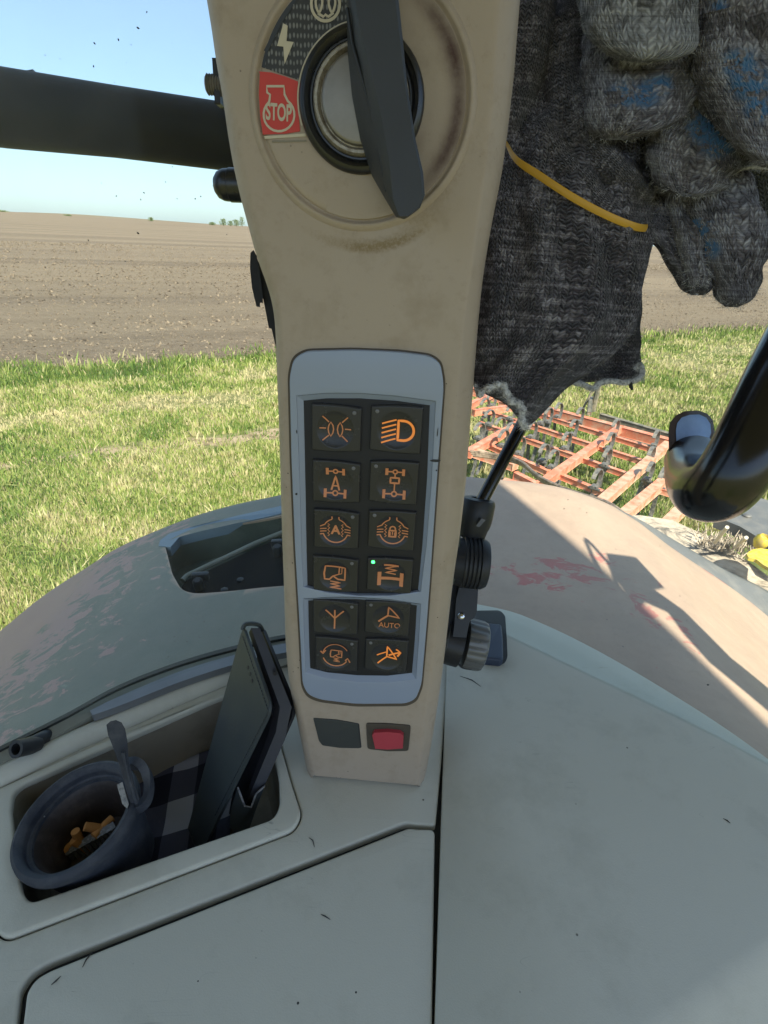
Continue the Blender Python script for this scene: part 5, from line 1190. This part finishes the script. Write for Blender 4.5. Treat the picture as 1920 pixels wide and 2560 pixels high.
xs('finger', [(1712, 400, 1860, 390, 0.468, 0.02), (1716, 500, 1892, 480, 0.4647, 0.02), (1734, 575, 1908, 570, 0.4613, 0.02), (1756, 650, 1904, 655, 0.458, 0.02), (1782, 715, 1890, 720, 0.4547, 0.0197), (1802, 750, 1872, 752, 0.4513, 0.0162), (1812, 767, 1848, 768, 0.448, 0.0024)], M['knit'], gB, seed=18, wr=.0034, fold=.0012, hollow=.0085, us=0.04, ex=.66, dye=[(1765, 620, 30), (1755, 570, 30)])
gC = thing('work_glove', 'third glove with a ribbed cuff hanging behind the bound one over the grass', 'glove', P(1530, 960, .53), 'bundle of knitted work gloves')
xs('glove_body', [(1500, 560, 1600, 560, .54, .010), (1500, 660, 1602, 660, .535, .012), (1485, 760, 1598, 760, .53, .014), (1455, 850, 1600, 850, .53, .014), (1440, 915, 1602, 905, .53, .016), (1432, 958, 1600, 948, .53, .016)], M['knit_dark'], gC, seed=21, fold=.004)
MB().tube([P(*p) for p in catmull([(1430, 955, .505), (1458, 962, .502), (1482, 972, .50), (1500, 958, .50), (1530, 953, .50), (1560, 957, .50), (1590, 950, .502), (1606, 935, .505), (1600, 912, .508), (1588, 925, .51)], 5)], .0026, 9).done('cuff_hem', M['hem'], gC)
MB().tube([P(1575, 955, .5), P(1580, 975, .5)], [.002, .0012], 6).done('loose_thread', M['seal'], gC)
gD = thing('work_glove', 'pale ochre knitted glove finger at the far right edge of the bundle', 'glove', P(1890, 600, .48), 'bundle of knitted work gloves')
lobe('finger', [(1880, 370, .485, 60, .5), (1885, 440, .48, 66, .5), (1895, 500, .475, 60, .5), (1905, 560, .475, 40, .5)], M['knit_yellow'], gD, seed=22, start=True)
MB().tube([P(*p) for p in catmull([(1830, 440, .455), (1850, 425, .452), (1880, 418, .45), (1930, 420, .45)], 4)], .0014, 7).done('cuff_hem', M['hem'], gD)
bd_ = thing('rubber_band', 'yellow rubber band stretched diagonally round the dark glove', 'rubber band', P(1440, 480, .44))
pts = [Vector(p) for p in catmull([tuple(P(*p)) for p in [(1262, 350, .466), (1290, 398, .446), (1350, 440, .441), (1430, 492, .439), (1510, 535, .441), (1580, 564, .447), (1616, 570, .458), (1640, 560, .475)]], 6)]
V = []; Fc = []
for i, p in enumerate(pts):
    t = (pts[min(i+1, len(pts)-1)]-pts[max(i-1, 0)]).normalized(); up = (O-p).normalized(); sd = t.cross(up).normalized(); w_ = .0028*min(1, .35+i/14)
    for a_, b_ in ((-1, 0), (-.6, 1), (.6, 1), (1, 0), (.6, -1), (-.6, -1)): V.append(p+sd*w_*a_+up*.0007*b_)
for i in range(len(pts)-1):
    for k in range(6): Fc.append((6*i+k, 6*i+(k+1) % 6, 6*i+6+(k+1) % 6, 6*i+6+k))
mesh('band', V, Fc, M['band'], bd_, sharp=50)

# loose fibres standing off the knit
def fuzz(par, n):
    V = []; Fc = []
    for o in [c for c in par.children if c.name.split('.')[0] in ('glove_body', 'finger', 'thumb', 'palm', 'glove_fold', 'cuff_hem')]:
        me = o.data; nv = len(me.vertices); off = origin_of(par)
        for _ in range(n):
            v = me.vertices[random.randrange(nv)]; nn = Vector(v.normal); p = Vector(v.co)+off
            d = (nn+Vector((random.gauss(0, .7), random.gauss(0, .7), random.gauss(0, .7)))).normalized()*random.uniform(.0015, .0045); sd = d.orthogonal().normalized()*.00013
            k = len(V); b = Vector((random.gauss(0, .0008), random.gauss(0, .0008), -.0004)); V += [p-sd, p+sd, p+d*.6+b+sd*.8, p+d*.6+b-sd*.8, p+d+b*2]; Fc += [(k, k+1, k+2, k+3), (k+3, k+2, k+4)]
    tag(mesh('loose_fibres', V, Fc, M['hem'], par, False), kind='stuff')
for g_, n_ in ((gA, 900), (gB, 900), (gC, 700), (gD, 500)): fuzz(g_, n_)

# ================================================================== THINGS IN THE TRAY
ZT = ZK-.084
cl = [onz(x, y, ZT-H+.004) for x, y in [(300, 2190), (500, 2130), (520, 1930), (360, 1930)]]
A0 = onz(345, 2168, ZT-H+.004); ux = (onz(470, 2128, ZT-H+.004)-A0); uy = (onz(385, 1975, ZT-H+.004)-A0); V = []; UV = []; Fc = []; NC_ = 26
for j in range(NC_):
    for i in range(NC_):
        a, b = -1.2+3.1*i/(NC_-1), -.35+1.65*j/(NC_-1); p = A0+ux*a+uy*b; k = noise.noise(p*30)*.006
        V.append(p+Vector((0, 0, .006+k+.012*max(0, b-.9)))); UV.append((a*1.7+.3, b*2.3+.4))
for j in range(NC_-1):
    for i in range(NC_-1): a = j*NC_+i; Fc.append((a, a+1, a+NC_+1, a+NC_))
x0, x1 = min(p[0] for p in lipi_r), max(p[0] for p in lipi_r)
ct = mesh('checked_cloth', V, Fc, M['check'], None, uv=UV); m_ = ct.modifiers.new('s', 'SOLIDIFY'); m_.thickness = .0015
tag(ct, 'black and grey checked cloth lying in the tray between cup and phone case', 'cloth'); recenter(ct)
# ash cup
cup = thing('ash_cup', 'dusty dark blue plastic ashtray cup with a raised flap standing in the tray', 'ashtray', onz(240, 2200, ZT-H))
rc_ = P(196, 2050, .520); axc = Vector((.10, -.02, 1)); axc.normalize()
# axis tilted so that the mouth leans towards the driver's left
axc = (Vector((-.22, -.10, 1))).normalized(); RR = .0585
MB().lathe(rc_, axc, [(RR*.62, -.082), (RR*.70, -.080), (RR*.86, -.020), (RR*.90, -.006), (RR*.99, -.003), (RR, .002), (RR*.985, .006), (RR*.93, .008), (RR*.86, .0065), (RR*.83, .002)], 72).done('cup_body', M['cup'], cup, sharp=50)
MB().lathe(rc_, axc, [(RR*.80, -.0075), (RR*.72, -.014), (RR*.60, -.060), (0, -.062)], 64).done('cup_liner', M['cup_in'], cup, sharp=50)
MB().lathe(rc_, axc, [(RR*.84, .003), (RR*.825, -.004), (RR*.80, -.0055), (RR*.765, -.0058), (RR*.755, -.0085)], 64).done('cup_ledge', M['cup'], cup, sharp=35)
uax = axc.orthogonal().normalized()
q1 = P(372, 1958, .525); hc = [P(x, y, .522) for x, y in catmull([(332, 1905, 0), (350, 1908, 0), (370, 1925, 0), (380, 1960, 0), (376, 2000, 0), (350, 2018, 0), (330, 2018, 0)], 4) for x, y in [(x, y)]] if False else [P(a[0], a[1], .520) for a in catmull([(322, 1908), (343, 1908), (362, 1925), (371, 1960), (366, 1996), (348, 2014), (322, 2018)], 4)]
V = []; Fc = []
for i, p in enumerate(hc):
    t = (hc[min(i+1, len(hc)-1)]-hc[max(i-1, 0)]).normalized(); sd = t.cross(axc).normalized()
    for a_, b_ in ((-.004, .004), (.004, .004), (.004, -.006), (-.004, -.006)): V.append(p+sd*a_+axc*b_)
for i in range(len(hc)-1):
    for k in range(4): Fc.append((4*i+k, 4*i+(k+1) % 4, 4*i+4+(k+1) % 4, 4*i+4+k))
mesh('cup_handle', V, Fc, M['cup'], cup, sharp=40)
# raised flap: curved blade
fl_f = [(266, 1812), (276, 1803), (290, 1800), (304, 1806), (313, 1822), (318, 1850), (322, 1900), (336, 1960), (352, 2008), (340, 2018), (328, 2016), (312, 1960), (296, 1905), (280, 1862), (270, 1838)]
dd_ = [.495, .492, .492, .492, .494, .50, .508, .515, .52, .52, .518, .508, .50, .496, .494]
ff = [P(x, y, d) for (x, y), d in zip(fl_f, dd_)]; nb = (ff[8]-ff[2]).cross(ff[4]-ff[0]).normalized()
MB().prism([p+ray(300, 1900).normalized()*.006 for p in ff], ff).done('flap', M['cup'], cup, bevel=.0016)
MB().tube([P(308, 1880, .494), P(324, 1950, .503), P(342, 2008, .510)], .0018, 8).done('flap_rib', M['cup'], cup)
MB().prism([P(x, y, .520) for x, y in [(292, 1962), (306, 1955), (322, 2010), (318, 2022), (306, 2010)]], [P(x, y, .512) for x, y in [(292, 1962), (306, 1955), (322, 2010), (318, 2022), (306, 2010)]]).done('hinge', M['worn'], cup)
# ribbed rest inside the cup
bm_ = MB()
for k in range(11):
    t = k/10; c = P(180+t*110, 2140-t*62, .552+.0*t)
    bm_.box(c, (uax, axc, uax.cross(axc)), (.0035, .02, .007), .0008)
bm_.done('ribbed_rest', M['ash'], cup)
MB().tube([P(110, 2040, .497), P(112, 2042, .4965)], .0005, 5).done('ash_speck', M['ash'], cup)
for k, (a, b, lab) in enumerate([((183, 2100), (212, 2118), 'lowest tan cigarette butt lying flat against the ribbed rest'), ((188, 2078), (204, 2112), 'thick cigarette butt standing upright in the middle of the cup'), ((212, 2066), (255, 2072), 'uppermost cigarette butt leaning to the right in the cup'), ((146, 2135), (182, 2112), 'leftmost cigarette butt pointing to the lower left in the cup'), ((234, 2092), (256, 2070), 'cigarette butt at the right end of the pile in the cup')]):
    p, q = P(*a, .545), P(*b, .553); q = p+(q-p).normalized()*.022
    t = thing('cigarette_butt', lab, 'cigarette butt', p, 'cigarette butts in the cup')
    MB().tube([p, p+(q-p)*.3, p+(q-p)*.7, q], [.0042, .0044, .0043, .0040], 14).done('filter', M['cig'], t, sharp=50)
# phone wallet
ph = thing('phone_case', 'worn dark leather phone wallet standing half open in the tray by the pillar', 'phone case', onz(520, 2080, ZT-H))
A, B_, C2, D_ = P(607, 1567, .600), P(678, 1772, .535), P(545, 2112, .592), P(448, 2150, .612)
def slab(corners, th, mat, name, par, bev=.0015, rr_=(0, .012, 0, 0)):
    o = corners[0]; u = (corners[1]-o).normalized(); n_ = u.cross(corners[3]-o).normalized()
    if n_.dot(O-o) < 0: n_ = -n_
    v_ = n_.cross(u); loc = [((c-o).dot(u), (c-o).dot(v_)) for c in corners]
    lr = round_poly(loc, list(rr_), 6)
    f = [o+u*p[0]+v_*p[1] for p in lr]; MB().prism([p-n_*th for p in f], f).done(name, mat, par, bevel=bev); return o, u, v_, n_, loc
o_, u_, v_, n_, loc = slab([A, B_, C2, D_], .0035, M['leather'], 'front_cover', ph, .0014, (.006, .014, 0, 0))
# stitching along the cover's edge
st_ = MB(); a_, b_, c_ = Vector(loc[0]), Vector(loc[1]), Vector(loc[2]); ins = (Vector(loc[3])-a_).normalized()*.006
pa = a_+ins+(b_-a_)*.06; pb_ = b_+ins*.9-(b_-a_).normalized()*.003; pc_ = c_-(c_-b_)*.2-(b_-a_).normalized()*.006
path2 = []
for s0_, s1_ in ((pa, pb_), (pb_, pc_)):
    L_ = (s1_-s0_).length; m_ = int(L_/.004)
    for k in range(m_):
        p = s0_+(s1_-s0_)*(k/m_); q = s0_+(s1_-s0_)*((k+.6)/m_); st_.tube([o_+u_*p.x+v_*p.y+n_*.0004, o_+u_*q.x+v_*q.y+n_*.0004], .0004, 5)
st_.done('stitching', M['leather_in'], ph)
for x, y in ((620, 1669), (625, 1685), (630, 1702)):
    p = onplane(x, y, o_, n_); MB().lathe(p, n_, [(.0022, -.0005), (.0022, .0004), (0, .0004)], 12).done('speaker_hole', M['leather_in'], ph)
# back cover, spine and phone edge
E1, E2, E3, E4 = P(655, 1571, .612), P(738, 1775, .560), P(612, 2072, .612), P(560, 2105, .63)
slab([E1, E2, E3, E4], .004, M['leather_in'], 'back_cover', ph, .0014, (.004, .014, 0, 0))
MB().prism([P(622, 1582, .607), P(632, 1578, .607), P(712, 1762, .560), P(690, 1840, .572), P(600, 2060, .61), P(588, 2060, .612), P(672, 1830, .562), P(686, 1768, .552)], [P(628, 1570, .601), P(650, 1570, .603), P(729, 1768, .548), P(712, 1850, .566), P(618, 2060, .600), P(592, 2066, .602), P(690, 1830, .556), P(700, 1768, .545)]).done('phone', M['leather_in'], ph, bevel=.001)
pts = [P(x, y, d) for x, y, d in catmull([(606, 1574, .602), (612, 1562, .602), (630, 1559, .604), (648, 1563, .606), (656, 1576, .610)], 4)]
MB().tube(pts, .0026, 8).done('spine_end', M['leather'], ph)
p = P(688, 1684, .566); MB().lathe(p, (O-p), [(.0022, -.001), (.0022, .001), (0, .001)], 12).done('camera_hole', M['black'], ph)
fl2 = [(594, 1968, .575), (612, 2015, .575), (628, 2018, .575), (640, 1985, .577), (662, 1965, .58), (652, 1990, .58), (624, 2070, .585), (610, 2085, .585), (590, 2080, .585), (573, 2070, .583), (578, 2020, .58)]
f = [P(*a) for a in fl2]; MB().prism([p+ray(600, 2040).normalized()*.004 for p in f], f).done('magnet_flap', M['leather'], ph, bevel=.0008)
MB().tube([P(x, y, d-.001) for x, y, d in fl2[:5]], .0011, 6).done('worn_edge', M['worn'], ph)
